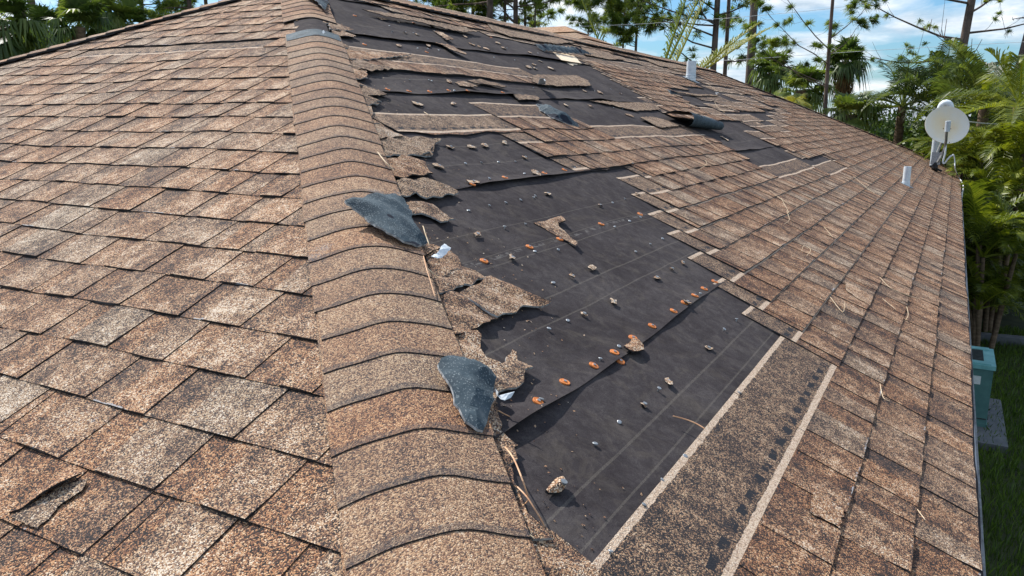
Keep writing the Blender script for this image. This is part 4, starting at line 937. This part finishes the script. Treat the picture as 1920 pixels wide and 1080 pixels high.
def fan(base, az, ln, up, rad, R, n=26, droop=.3):
    d = np.array([math.cos(az)*math.cos(up), math.sin(az)*math.cos(up), math.sin(up)]); s = np.array([-math.sin(az), math.cos(az), 0]); nn = np.cross(d, s); nn *= -1 if nn[2] < 0 else 1
    hub = base + d*ln - np.array([0, 0, 1.])*ln*.12; Q = []; a = np.linspace(-2.1, 2.1, n) + R.uniform(-.05, .05, n); r = rad*(1-.12*np.abs(a))*R.uniform(.85, 1.1, n)
    dv = d[None]*np.cos(a)[:, None] + s[None]*np.sin(a)[:, None] + nn[None]*(.18*np.abs(a))[:, None]; mid = hub + dv*(r*.6)[:, None]; tip = hub + dv*r[:, None] - np.array([0, 0, 1.])*(r*droop*R.uniform(.4, 1.8, n))[:, None]
    wv = (-d[None]*np.sin(a)[:, None] + s[None]*np.cos(a)[:, None])*(rad*.055)
    Q.append(np.stack([hub-wv*.2, hub+wv*.2, mid+wv, mid-wv], 1)); Q.append(np.stack([mid-wv, mid+wv, tip+wv*.1, tip-wv*.1], 1)); v0 = R.uniform(0, .6)
    st = np.stack([base-s*.012, base+s*.012, hub+s*.01, hub-s*.01])[None]; Q.append(st)
    return np.concatenate(Q), np.concatenate([np.full(n, v0)+R.uniform(0, .35, n), np.full(n, v0)+R.uniform(0, .35, n), [.9]])
def emit(name, items, mat, parent): V = np.concatenate([i[0] for i in items]); q = np.concatenate([i[1] for i in items]); return quads_obj(name, V, mat, parent, np.clip(q, 0, 1))
def gpos(px, D):
    p = at_dist(px, 240, D); return (p[0], p[1], GZ)
def pix_z(py, D): return CAM[2] + (243-py)/FPX*D*1.02
def trunk_mb(H, r0, r1, lean=(0, 0), n=10, wob=.05, seed=0, seg=12):
    rg = random.Random(seed); pts = []
    for i in range(seg+1):
        t = i/seg; pts.append(Vector((lean[0]*t+math.sin(t*5+seed)*wob*t*.6, lean[1]*t+math.cos(t*4+seed)*wob*t*.6, H*t - (.2 if i == 0 else 0))))
    b = MB(); b.tube(pts, [(r0+(r1-r0)*i/seg)*(1.25 if i == 0 else 1) for i in range(seg+1)], n, caps=True); return b, pts
def palm_feather(px, D, top_px, ln, nf, label, mat='dull_frond', trunk=.13, ll=.55, lw=.035, arch=.55, seed=0, ups=(-.15, 1.3), group='feather palms round the house', azs=None, lean=(0, 0)):
    R = np.random.default_rng(seed); loc = gpos(px, D); H = at_dist(px, top_px, D)[2]-GZ; root = empty('feather_palm', loc); tag(root, label, 'palm', group)
    b, pts = trunk_mb(H, trunk, trunk*.75, lean, seed=seed); b.build('trunk', M['palm_bark'], root, smooth=True); it = []
    for i in range(nf):
        az = azs[i] if azs else i*2.4+R.uniform(-.3, .3); up = R.uniform(*ups)
        it.append(frond(np.array(pts[-1]), az, ln*R.uniform(.8, 1.1), arch*R.uniform(.6, 1.3), up, 46, ll, lw, droop=R.uniform(.2, .5), R=R))
    emit('crown', it, M[mat], root); return root
def clump_palm(loc, H, ln, ns, nf, label, mat='areca_leaf', seed=0, ll=.42, lw=.032, group='leafy palms beyond the eave', spread=.5):
    R = np.random.default_rng(seed); root = empty('clump_palm', loc); tag(root, label, 'palm', group); b = MB(); it = []
    for s_ in range(ns):
        a = R.uniform(0, 6.28); r = spread*R.uniform(.1, 1); h = H*R.uniform(.35, 1.0); p0 = Vector((r*math.cos(a)*.4, r*math.sin(a)*.4, -.1)); p1 = Vector((r*math.cos(a), r*math.sin(a), h))
        b.tube([p0, p0.lerp(p1, .5)+Vector((0, 0, .1)), p1], [.045, .04, .03], 6)
        for i in range(nf):
            it.append(frond(np.array(p1), a+i*2.4+R.uniform(-.4, .4), ln*R.uniform(.7, 1.1), R.uniform(.35, .75), R.uniform(.35, 1.35), 36, ll, lw, R=R, vee=.45, droop=.25))
    b.build('stem', M['palm_bark'], root, smooth=True); emit('crown', it, M[mat], root); return root
def sabal(px, D, top_px, label, rad=.8, nf=34, seed=0, trunk=.17, dead=True, mat='sabal_leaf', group='fan palms round the house', drop=0.0):
    rad *= .58; R = np.random.default_rng(seed); loc = gpos(px, D); H = at_dist(px, top_px, D)[2]-GZ; root = empty('fan_palm', loc); tag(root, label, 'palm', group)
    b, pts = trunk_mb(H, trunk, trunk*.9, seed=seed); b.build('trunk', M['palm_bark'], root, smooth=True); it = []; dd = []; top = np.array(pts[-1])
    for i in range(nf):
        up = R.uniform(-.7, 1.4)-drop; it.append(fan(top+np.array([0, 0, R.uniform(-.1, .2)]), i*2.4+R.uniform(-.2, .2), R.uniform(.6, 1.1)*rad, up, rad*R.uniform(.8, 1.15), R, droop=.25+.5*(up < .2)))
    emit('crown', it, M[mat], root)
    if dead:
        for i in range(14): dd.append(fan(top-np.array([0, 0, .15+.5*R.random()]), i*2.4, .35*rad, R.uniform(-1.4, -.8), rad*.8, R, droop=.5))
        emit('dead_leaf_skirt', dd, M['dead_frond'], root)
    return root
def tufts(P, rad, n, R, w=.02, dirs=None, sq=.8):
    K = len(P); P = np.repeat(np.array(P), n, 0); d = R.normal(size=(K*n, 3)); 
    if dirs is not None: d += np.repeat(np.array(dirs), n, 0)*1.5
    d[:, 2] *= sq; d /= np.linalg.norm(d, axis=1)[:, None]; l_ = rad*R.uniform(.6, 1.1, K*n)
    s = np.cross(d, R.normal(size=(K*n, 3))); s /= np.linalg.norm(s, axis=1)[:, None]; s *= w/2; a = P + d*rad*.08; m_ = P + d*(l_*.6)[:, None]; t = P + d*l_[:, None] - np.array([0, 0, 1.])*(l_*.18)[:, None]
    V = np.concatenate([np.stack([a-s*.7, a+s*.7, m_+s, m_-s], 1), np.stack([m_-s, m_+s, t+s*.2, t-s*.2], 1)]); v = np.repeat(R.uniform(0, 1, K), n); return V, np.concatenate([v, v])
def pine(px, D, wpx, label, H=17, z0=None, nb=26, zr=(5, 15), blen=3.0, tr=.38, nt=46, seed=0, lean=(0, 0), sides=None, dens=1.0, bare=0, w=.026, extra=None, clip=True):
    R = np.random.default_rng(seed); rg = random.Random(seed); loc = gpos(px, D); r0 = wpx/2/FPX*D; root = empty('pine_tree', loc); tag(root, label, 'pine tree', 'slash pines behind the house')
    b, pts = trunk_mb(H, r0*1.15, r0*.45, lean, seed=seed, wob=.12, seg=16); P = []; DR_ = []
    def tp(z): 
        t = min(z/H, 1)*16; i = min(int(t), 15); return pts[i].lerp(pts[i+1], t-i)
    def branch(z, az, ln, rise, tuft=True, k=5, r=None):
        p = tp(z); r = r or r0*.28; d = Vector((math.cos(az), math.sin(az), rise)); q = [p]; 
        for i in range(k): 
            d = (d + Vector((rg.uniform(-.28, .28), rg.uniform(-.28, .28), rg.uniform(-.12, .26)))).normalized(); q.append(q[-1]+d*ln/k)
        b.tube(q, [r*(1-.8*i/k) for i in range(k+1)], 6)
        for i in range(1, k+1):
            for s_ in range(rg.choice([1, 2, 2, 3])):
                dd = (d*.5 + Vector((rg.uniform(-1, 1), rg.uniform(-1, 1), rg.uniform(-.3, .9)))).normalized(); l2 = ln*rg.uniform(.1, .3)*(1.2-i/k*.4)
                e = q[i]+dd*l2; mid_ = q[i].lerp(e, .5)+Vector((0, 0, -.04)); b.tube([q[i], mid_, e], [r*.22, r*.16, r*.10], 4, caps=False)
                if tuft and rg.random() < dens: P.append(tuple(e)); DR_.append(tuple(dd)); 
                if tuft and rg.random() < dens*.5: P.append(tuple(mid_ + Vector((rg.uniform(-.1, .1), rg.uniform(-.1, .1), .08)))); DR_.append(tuple(dd))
        if tuft: P.append(tuple(q[-1])); DR_.append(tuple(d))
    for i in range(nb):
        z = rg.uniform(*zr); az = rg.choice(sides)+rg.uniform(-.5, .5) if sides else rg.uniform(0, 6.28)
        branch(z, az, blen*rg.uniform(.5, 1.1)*(1.15-.5*(z-zr[0])/(zr[1]-zr[0]+.01)), rg.uniform(-.1, .5), tuft=i >= bare)
    for e in (extra or []): branch(*e)
    # crown above the picture
    if clip:
        for i in range(12): branch(rg.uniform(H*.78, H*.99), rg.uniform(0, 6.28), blen*.8, rg.uniform(.1, .7))
    b.build('trunk', M['pine_bark'], root, smooth=True)
    if P: V = tufts(P, tr, nt, R, w, DR_); emit('crown', [V], M['pine_needles'], root)
    return root
RT = math.atan2(_r0[1], _r0[0]); LF = RT+math.pi       # azimuths to the picture's right and left
# pines, left to right along the back
pine(79, 24, 19, 'thick bare pine trunk at the left, nearest of the left group', nb=3, zr=(11, 14), seed=1, lean=(-.6, -.2), H=16)
pine(117, 33, 14, 'leaning pine trunk just right of the thick left trunk', nb=3, zr=(11, 15), seed=2, lean=(-1.2, -.5), H=16)
pine(30, 30, 9, 'slanting thin pine behind the drooping palm at far left', nb=12, zr=(6, 12), seed=3, lean=(3.2, 1.5), H=13, bare=8, blen=2.2)
pine(205, 31, 15, 'pine trunk behind the dead-skirted fan palm', nb=4, zr=(9, 13), seed=31, H=15)
pine(283, 36, 9, 'pine with fine drooping foliage left of the hip top', nb=18, zr=(7.5, 13), seed=4, H=15, blen=2.6, dens=.6)
pine(325, 38, 8, 'pine with fanned bare limbs left of the forked one', nb=20, zr=(6.5, 12), seed=5, H=14, bare=9, blen=3.0, lean=(-1.5, -.8))
pine(372, 36, 10, 'forked pine just left of the hip top', nb=14, zr=(7.5, 12), seed=6, H=14, bare=8, blen=2.6)
pine(404, 40, 8, 'slender pine nearest the hip top on its left', nb=8, zr=(9, 13), seed=7, H=15, bare=4)
pine(838, 42, 8, 'bushy pine at the left end of the group over the ridge', nb=40, zr=(8.2, 12), seed=8, H=17, blen=3.4, dens=1.3)
pine(888, 40, 7, 'pine with dense low foliage over the ridge', nb=36, zr=(7.6, 11.5), seed=9, H=16, blen=3.0)
pine(918, 34, 14, 'stout pine trunk in the middle of the ridge group', nb=14, zr=(8.2, 12), seed=10, H=17, bare=2)
pine(944, 38, 6, 'thin pine right of the stout ridge trunk', nb=20, zr=(7.8, 11.5), seed=11, H=15, bare=5)
pine(964, 36, 11, 'branching pine with a wide dark trunk over the ridge', nb=24, zr=(7.9, 11.5), seed=12, H=15, bare=4, extra=[(7.7, LF, 1.7, .55, False, 5, .06)])
pine(983, 42, 6, 'thin straight pine at the right of the ridge group', nb=16, zr=(7.9, 12), seed=13, H=16)
pine(1003, 38, 4.5, 'bare dead sapling at the right end of the ridge group', nb=14, zr=(7.2, 10), seed=14, H=12, bare=14, blen=1.3, clip=False)
pine(1098, 52, 4, 'small distant pine left of the big feather frond', nb=14, zr=(8.5, 12), seed=15, H=12, blen=2.2, tr=.42, clip=False)
pine(1163, 50, 4.5, 'slim pine with sparse side tufts', nb=16, zr=(7, 14), seed=16, H=17, blen=1.6, tr=.42)
pine(1186, 40, 5.5, 'fuller pine right of the slim one', nb=34, zr=(6.5, 14), seed=17, H=17, blen=2.2, tr=.40, nt=56)
pine(1330, 37, 12, 'tall pine with long drooping left branches', nb=14, zr=(7.2, 12), seed=18, H=18, blen=5.0, sides=[LF, LF, LF, RT], tr=.36, extra=[(5.6, LF, 3.4, .45), (6.7, LF, 5.0, .15), (7.2, LF, 5.6, .1), (3.6, LF, 2.0, .35, True, 5, .04)])
pine(1352, 43, 8, 'thinner pine close beside the long-branched one', nb=9, zr=(7.5, 13), seed=19, H=18, blen=2.6, extra=[(6.6, RT, 2.6, -.1, True, 5, .04)])
pine(1397, 28, 15, 'straight thick pine trunk standing alone right of the pair', nb=2, zr=(8.2, 9), seed=20, H=18, lean=(.1, 0), blen=1.0, nt=40)
pine(1549, 22, 7.5, 'young open pine with round tufts on long left limbs', nb=5, zr=(6.2, 9.5), seed=21, H=10.5, blen=1.8, tr=.19, nt=130, w=.010, lean=(-.1, -.05), dens=.75, sides=[LF, RT, LF], extra=[(4.45, LF, 1.9, .12), (5.0, LF, 2.3, .40), (5.35, LF, 2.4, .75), (5.2, RT, 1.2, .55), (5.6, RT, 1.6, .8), (4.5, LF, 2.4, .35)], clip=False)
pine(1765, 30, 14, 'tall pine behind the dish with long spreading limbs', nb=6, zr=(8, 12), seed=22, H=18, blen=3.6, tr=.20, nt=70, w=.014, dens=.6, lean=(1.1, .6), sides=[LF, LF, RT],
     extra=[(6.2, LF, 4.0, .12), (5.6, LF, 3.4, -.12), (7.3, LF, 4.2, .25), (8.0, LF, 4.6, .3), (6.4, RT, 2.8, .2), (7.0, RT, 2.2, .3)])
pine(1858, 25, 18, 'thick leaning pine trunk near the right edge with a crooked dead limb', nb=4, zr=(9, 12), seed=23, H=18, lean=(1.9, 1.0), extra=[(4.75, LF, 2.6, .3, False, 6, .06), (4.5, LF, .9, .0, False, 3, .03), (6.3, LF, .6, -.3, False, 3, .03)])

# palms and shrubs, left to right
sabal(28, 19, 50, 'fan palm at the far left with long drooping leaves', rad=.85, nf=36, seed=50, drop=.45, dead=False)
sabal(104, 26, 58, 'small fan palm between the two left pine trunks', rad=.75, nf=26, seed=51, dead=False)
sabal(165, 24, 52, 'fan palm with a big rust-brown dead skirt', rad=.95, nf=34, seed=52)
sabal(208, 27, 34, 'taller fan palm behind the brown-skirted one', rad=.85, nf=30, seed=53)
sabal(262, 27, 50, 'fan palm with bright leaves at the roofline left of the hip top', rad=.9, nf=32, seed=54, dead=False)
sabal(1442, 27, 138, 'fan palm behind the yellow fronds at the far end of the roof', rad=.85, nf=36, seed=55, dead=False)
sabal(1577, 26, 118, 'tall dark fan palm right of the young pine', rad=.75, nf=40, seed=56)
sabal(1500, 23, 170, 'low fan palm at the roofline left of the young pine', rad=.85, nf=34, seed=57, dead=False)
sabal(1592, 21, 215, 'low drooping fan palm at the roofline under the tall dark one', rad=.7, nf=30, seed=58, drop=.3, dead=False)
palm_feather(1150, 17.5, 150, 3.3, 1, 'single big feather frond rising behind the ridge left of the slim pine', 'dull_frond', seed=60, ll=.50, azs=[LF+.12], ups=(1.08, 1.09), arch=.02, group='fronds rising behind the ridge')
palm_feather(1225, 16.5, 170, 3.2, 2, 'pair of pale fronds rising behind the ridge beside the vent pipe', 'dull_frond', seed=61, ll=.42, azs=[RT+.1, RT-.2], ups=(1.05, 1.3), arch=.12, group='fronds rising behind the ridge')
palm_feather(1238, 17.0, 178, 2.6, 1, 'thin yellow frond leaning right behind the ridge', 'yellow_frond', seed=62, ll=.40, azs=[RT], ups=(1.13, 1.14), arch=.05, group='fronds rising behind the ridge')
palm_feather(1270, 17.6, 168, 2.6, 3, 'low yellow-green fronds spreading right behind the vent pipe', 'yellow_frond', seed=63, ll=.42, azs=[RT+.05, RT-.3, RT+.4], ups=(.5, .75), arch=.18, group='fronds rising behind the ridge')
for i, (px, D, h) in enumerate(((1412, 21, 1.45), (1448, 20.5, 1.2), (1482, 20.5, .95))):
    q = gpos(px, D); clump_palm(q, at_dist(px, 168+i*12, D)[2]-GZ-.3, 1.5, 3, 7, ['bright yellow-green palm clump at the far hip, leftmost', 'bright yellow-green palm clump at the far hip, middle', 'bright yellow-green palm clump at the far hip, rightmost'][i], 'yellow_frond', 70+i, ll=.35, group='yellow palm clumps along the far hip')
palm_feather(1688, 22, 200, 2.6, 20, 'spreading feather palm left of the dish, arching over a pale roof', 'dull_frond', seed=64, ll=.55, lw=.03)
palm_feather(1757, 21, 205, 2.5, 18, 'feather palm behind the dish with upright fronds', 'dull_frond', seed=65, ll=.55, lw=.03, ups=(.5, 1.4))
palm_feather(1838, 19, 205, 2.3, 22, 'drooping feather palm right of the dish', 'dull_frond', seed=66, ll=.5, lw=.03)
palm_feather(1905, 17, 200, 2.2, 16, 'feather palm cut by the right edge of the picture', 'areca_leaf', seed=67, ll=.5, lw=.03)
cl = [(1630, 24, 1.9, 'leafy palm low at the roofline left of the pale roof'), (1668, 21.5, 1.6, 'leafy palm below the spreading feather palm'), (1705, 20, 2.0, 'leafy palm over the far corner of the eave'), (1738, 19, 2.2, 'leafy palm directly behind the dish foot'),
      (1790, 18.5, 2.7, 'leafy palm right behind the dish rim'), (1828, 17.5, 3.0, 'tall leafy palm two palms right of the dish'), (1868, 16.5, 3.1, 'tall leafy palm near the right edge'), (1908, 15.6, 3.2, 'tall leafy palm at the right edge'),
      (1812, 16.6, 1.9, 'shaded palm beside the eave corner, lower leaves drooping'), (1850, 15.4, 2.2, 'palm with bright upright fronds hanging over the shade'), (1896, 14.4, 2.0, 'palm with broad bright fronds at the right edge'), (1830, 15.0, 1.2, 'low dark palm in the shade by the eave'), (1885, 16.0, .9, 'low palm with yellowing fronds above the edging beam'),
      (1918, 19, 3.6, 'tallest leafy palm behind the right edge'), (1845, 20.5, 3.4, 'leafy palm at the back under the leaning pine')]
for i, (px, D, h, lab) in enumerate(cl): clump_palm(gpos(px, D), h, 1.55, 6, 8, lab, 'areca_leaf', 100+i, ll=.36, lw=.028, spread=.55)

def shrub(loc, rad, h, label, mat='broad_leaf', n=2600, seed=0, leaf=.09, group='shrubs beyond the roof', name='shrub', cat='shrub', z=0.0, parent_trunk=True):
    R = np.random.default_rng(seed); root = empty(name, loc); tag(root, label, cat, group)
    K = 26; c = R.normal(size=(K, 3)); c /= np.linalg.norm(c, axis=1)[:, None]; c *= R.uniform(.3, .85, K)[:, None]; c *= np.array([rad, rad, h/2]); c[:, 2] += h*.55+z
    idx = R.integers(0, K, n); p = c[idx] + R.normal(size=(n, 3))*np.array([rad, rad, h/2])*.17; p[:, 2] = np.maximum(p[:, 2], .05)
    a = R.normal(size=(n, 3)); a /= np.linalg.norm(a, axis=1)[:, None]; s = np.cross(a, R.normal(size=(n, 3))); s /= np.linalg.norm(s, axis=1)[:, None]; L2 = leaf*R.uniform(.6, 1.3, n)[:, None]
    V = np.stack([p-a*L2/2, p+s*L2*.28, p+a*L2/2, p-s*L2*.28], 1); emit('crown', [(V, R.uniform(0, .5, K)[idx]+R.uniform(0, .5, n))], M[mat], root)
    b = MB()
    for i in range(6):
        a_ = i*1.05+R.uniform(0, .5); b.tube([(0, 0, -.05), (rad*.2*math.cos(a_), rad*.2*math.sin(a_), h*.35+z*.6), (rad*.5*math.cos(a_), rad*.5*math.sin(a_), h*.75+z)], [.04, .03, .012], 5)
    b.build('trunk', M['pine_bark'], root)
for i, (px, D, rad, h, lab) in enumerate(((1640, 19.5, 1.0, 3.1, 'leafy shrub along the far eave, leftmost'), (1690, 18.3, 1.0, 2.9, 'leafy shrub along the far eave, below the spreading palm'), (1728, 17.6, 1.0, 2.7, 'leafy shrub along the far eave, left of the dish foot'), (1775, 17.0, 1.0, 2.5, 'leafy shrub under the dish beyond the eave'),
                                          (1490, 26, 1.3, 3.6, 'dark shrub at the far hip behind the low fan palm'), (1375, 48, 1.6, 5.1, 'small broadleaf tree in the distance between two pines'), (1640, 30, 2.0, 3.9, 'dark bush mass behind the drooping fan palm'), (1890, 22, 2.2, 4.9, 'dark shrub behind the right-hand palms'), (1800, 24, 2.0, 4.3, 'dark shrub behind the dish'), (1838, 23, 2.0, 4.4, 'dark shrub behind the palms right of the dish'),
                                          (1750, 26, 2.0, 3.9, 'dark shrub behind the upright-fronded palm'),
                                          (60, 27, 1.5, 4.3, 'low shrub filling the foot of the left pine trunk'), (125, 27, 1.5, 4.6, 'low shrub between the left fan palms'), (1905, 17.6, 1.3, 1.6, 'dark undergrowth at the foot of the right palms'), (1860, 18.2, 1.3, 1.7, 'dark undergrowth left of the right palms'), (1825, 19, 1.3, 1.8, 'dark undergrowth beside the far eave'))):
    shrub(gpos(px, D), rad, h, lab, seed=200+i, n=int(3600*max(1, rad)), leaf=.10 if D < 22 else .15)
# low distant tree belt at the horizon
R = np.random.default_rng(9); n = 60000; dirs = np.radians(R.uniform(-75, 12, n)); Dd = R.uniform(75, 120, n); hgt = (3.0+2.2*np.sin(dirs*23)+1.4*np.sin(dirs*61+1)+1.0*np.sin(dirs*140))*R.beta(1.2, 1.1, n); hgt = np.maximum(hgt, .2)
p = np.stack([CAM[0]+np.sin(dirs)*Dd, CAM[1]+np.cos(dirs)*Dd, GZ+hgt], 1); a = R.normal(size=(n, 3)); a /= np.linalg.norm(a, axis=1)[:, None]; s = np.cross(a, R.normal(size=(n, 3))); s /= np.linalg.norm(s, axis=1)[:, None]; L2 = R.uniform(.4, 1.0, n)[:, None]
o = quads_obj('distant_woodland', np.stack([p-a*L2/2, p+s*L2*.4, p+a*L2/2, p-s*L2*.4], 1), M['broad_leaf']); tag(o, 'low dark belt of woodland along the horizon', 'woodland', kind='stuff')
# neighbour's pale roof and wires
c_ = gpos(1665, 46); nb_ = empty('neighbour_house', c_); tag(nb_, 'pale grey-blue roof of a neighbouring house glimpsed through the palms', 'house'); nb_.rotation_euler = (0, 0, RT)
b = MB(); zt = at_dist(1665, 200, 46)[2]-GZ; ze = at_dist(1665, 226, 44)[2]-GZ
b.face([(-3.6, -4, ze), (4.6, -4, ze), (2.6, 0, zt), (-1.8, 0, zt)]); b.face([(4.6, -4, ze), (4.6, 4, ze), (2.6, 0, zt)]); b.face([(-3.6, 4, ze), (-3.6, -4, ze), (-1.8, 0, zt)]); b.face([(4.6, 4, ze), (-3.6, 4, ze), (-1.8, 0, zt), (2.6, 0, zt)]); b.build('roof', M['far_roof'], nb_)
b = MB(); b.box((.5, 0, ze/2), (7.2, 7, ze-.02)); b.build('wall', M['stucco'], nb_)
b = MB(); b.box((-1.5, -3.51, ze*.55), (1.2, .04, 1.1)); b.box((2.2, -3.51, ze*.55), (1.2, .04, 1.1)); b.build('window', M['dark_metal'], nb_)
def wire(pts, label, r=.005):
    b = MB(); P = [Vector(at_dist(x, y, D)) for (x, y, D) in pts]; cable(b, P, r); tag(b.build('utility_wire', M['wire_grey']), label, 'wire', 'overhead wires')
wire([(1000, 52, 26), (1180, 46, 25.5), (1330, 36, 25), (1400, 31, 24.5), (1600, 10, 24), (1760, -30, 23)], 'thin pale wire crossing high behind the roof, upper of the two')
wire([(1180, 120, 25.5), (1330, 114, 25), (1400, 111, 24.5), (1600, 97, 24), (1930, 78, 23)], 'thin pale wire crossing lower behind the far roof end')
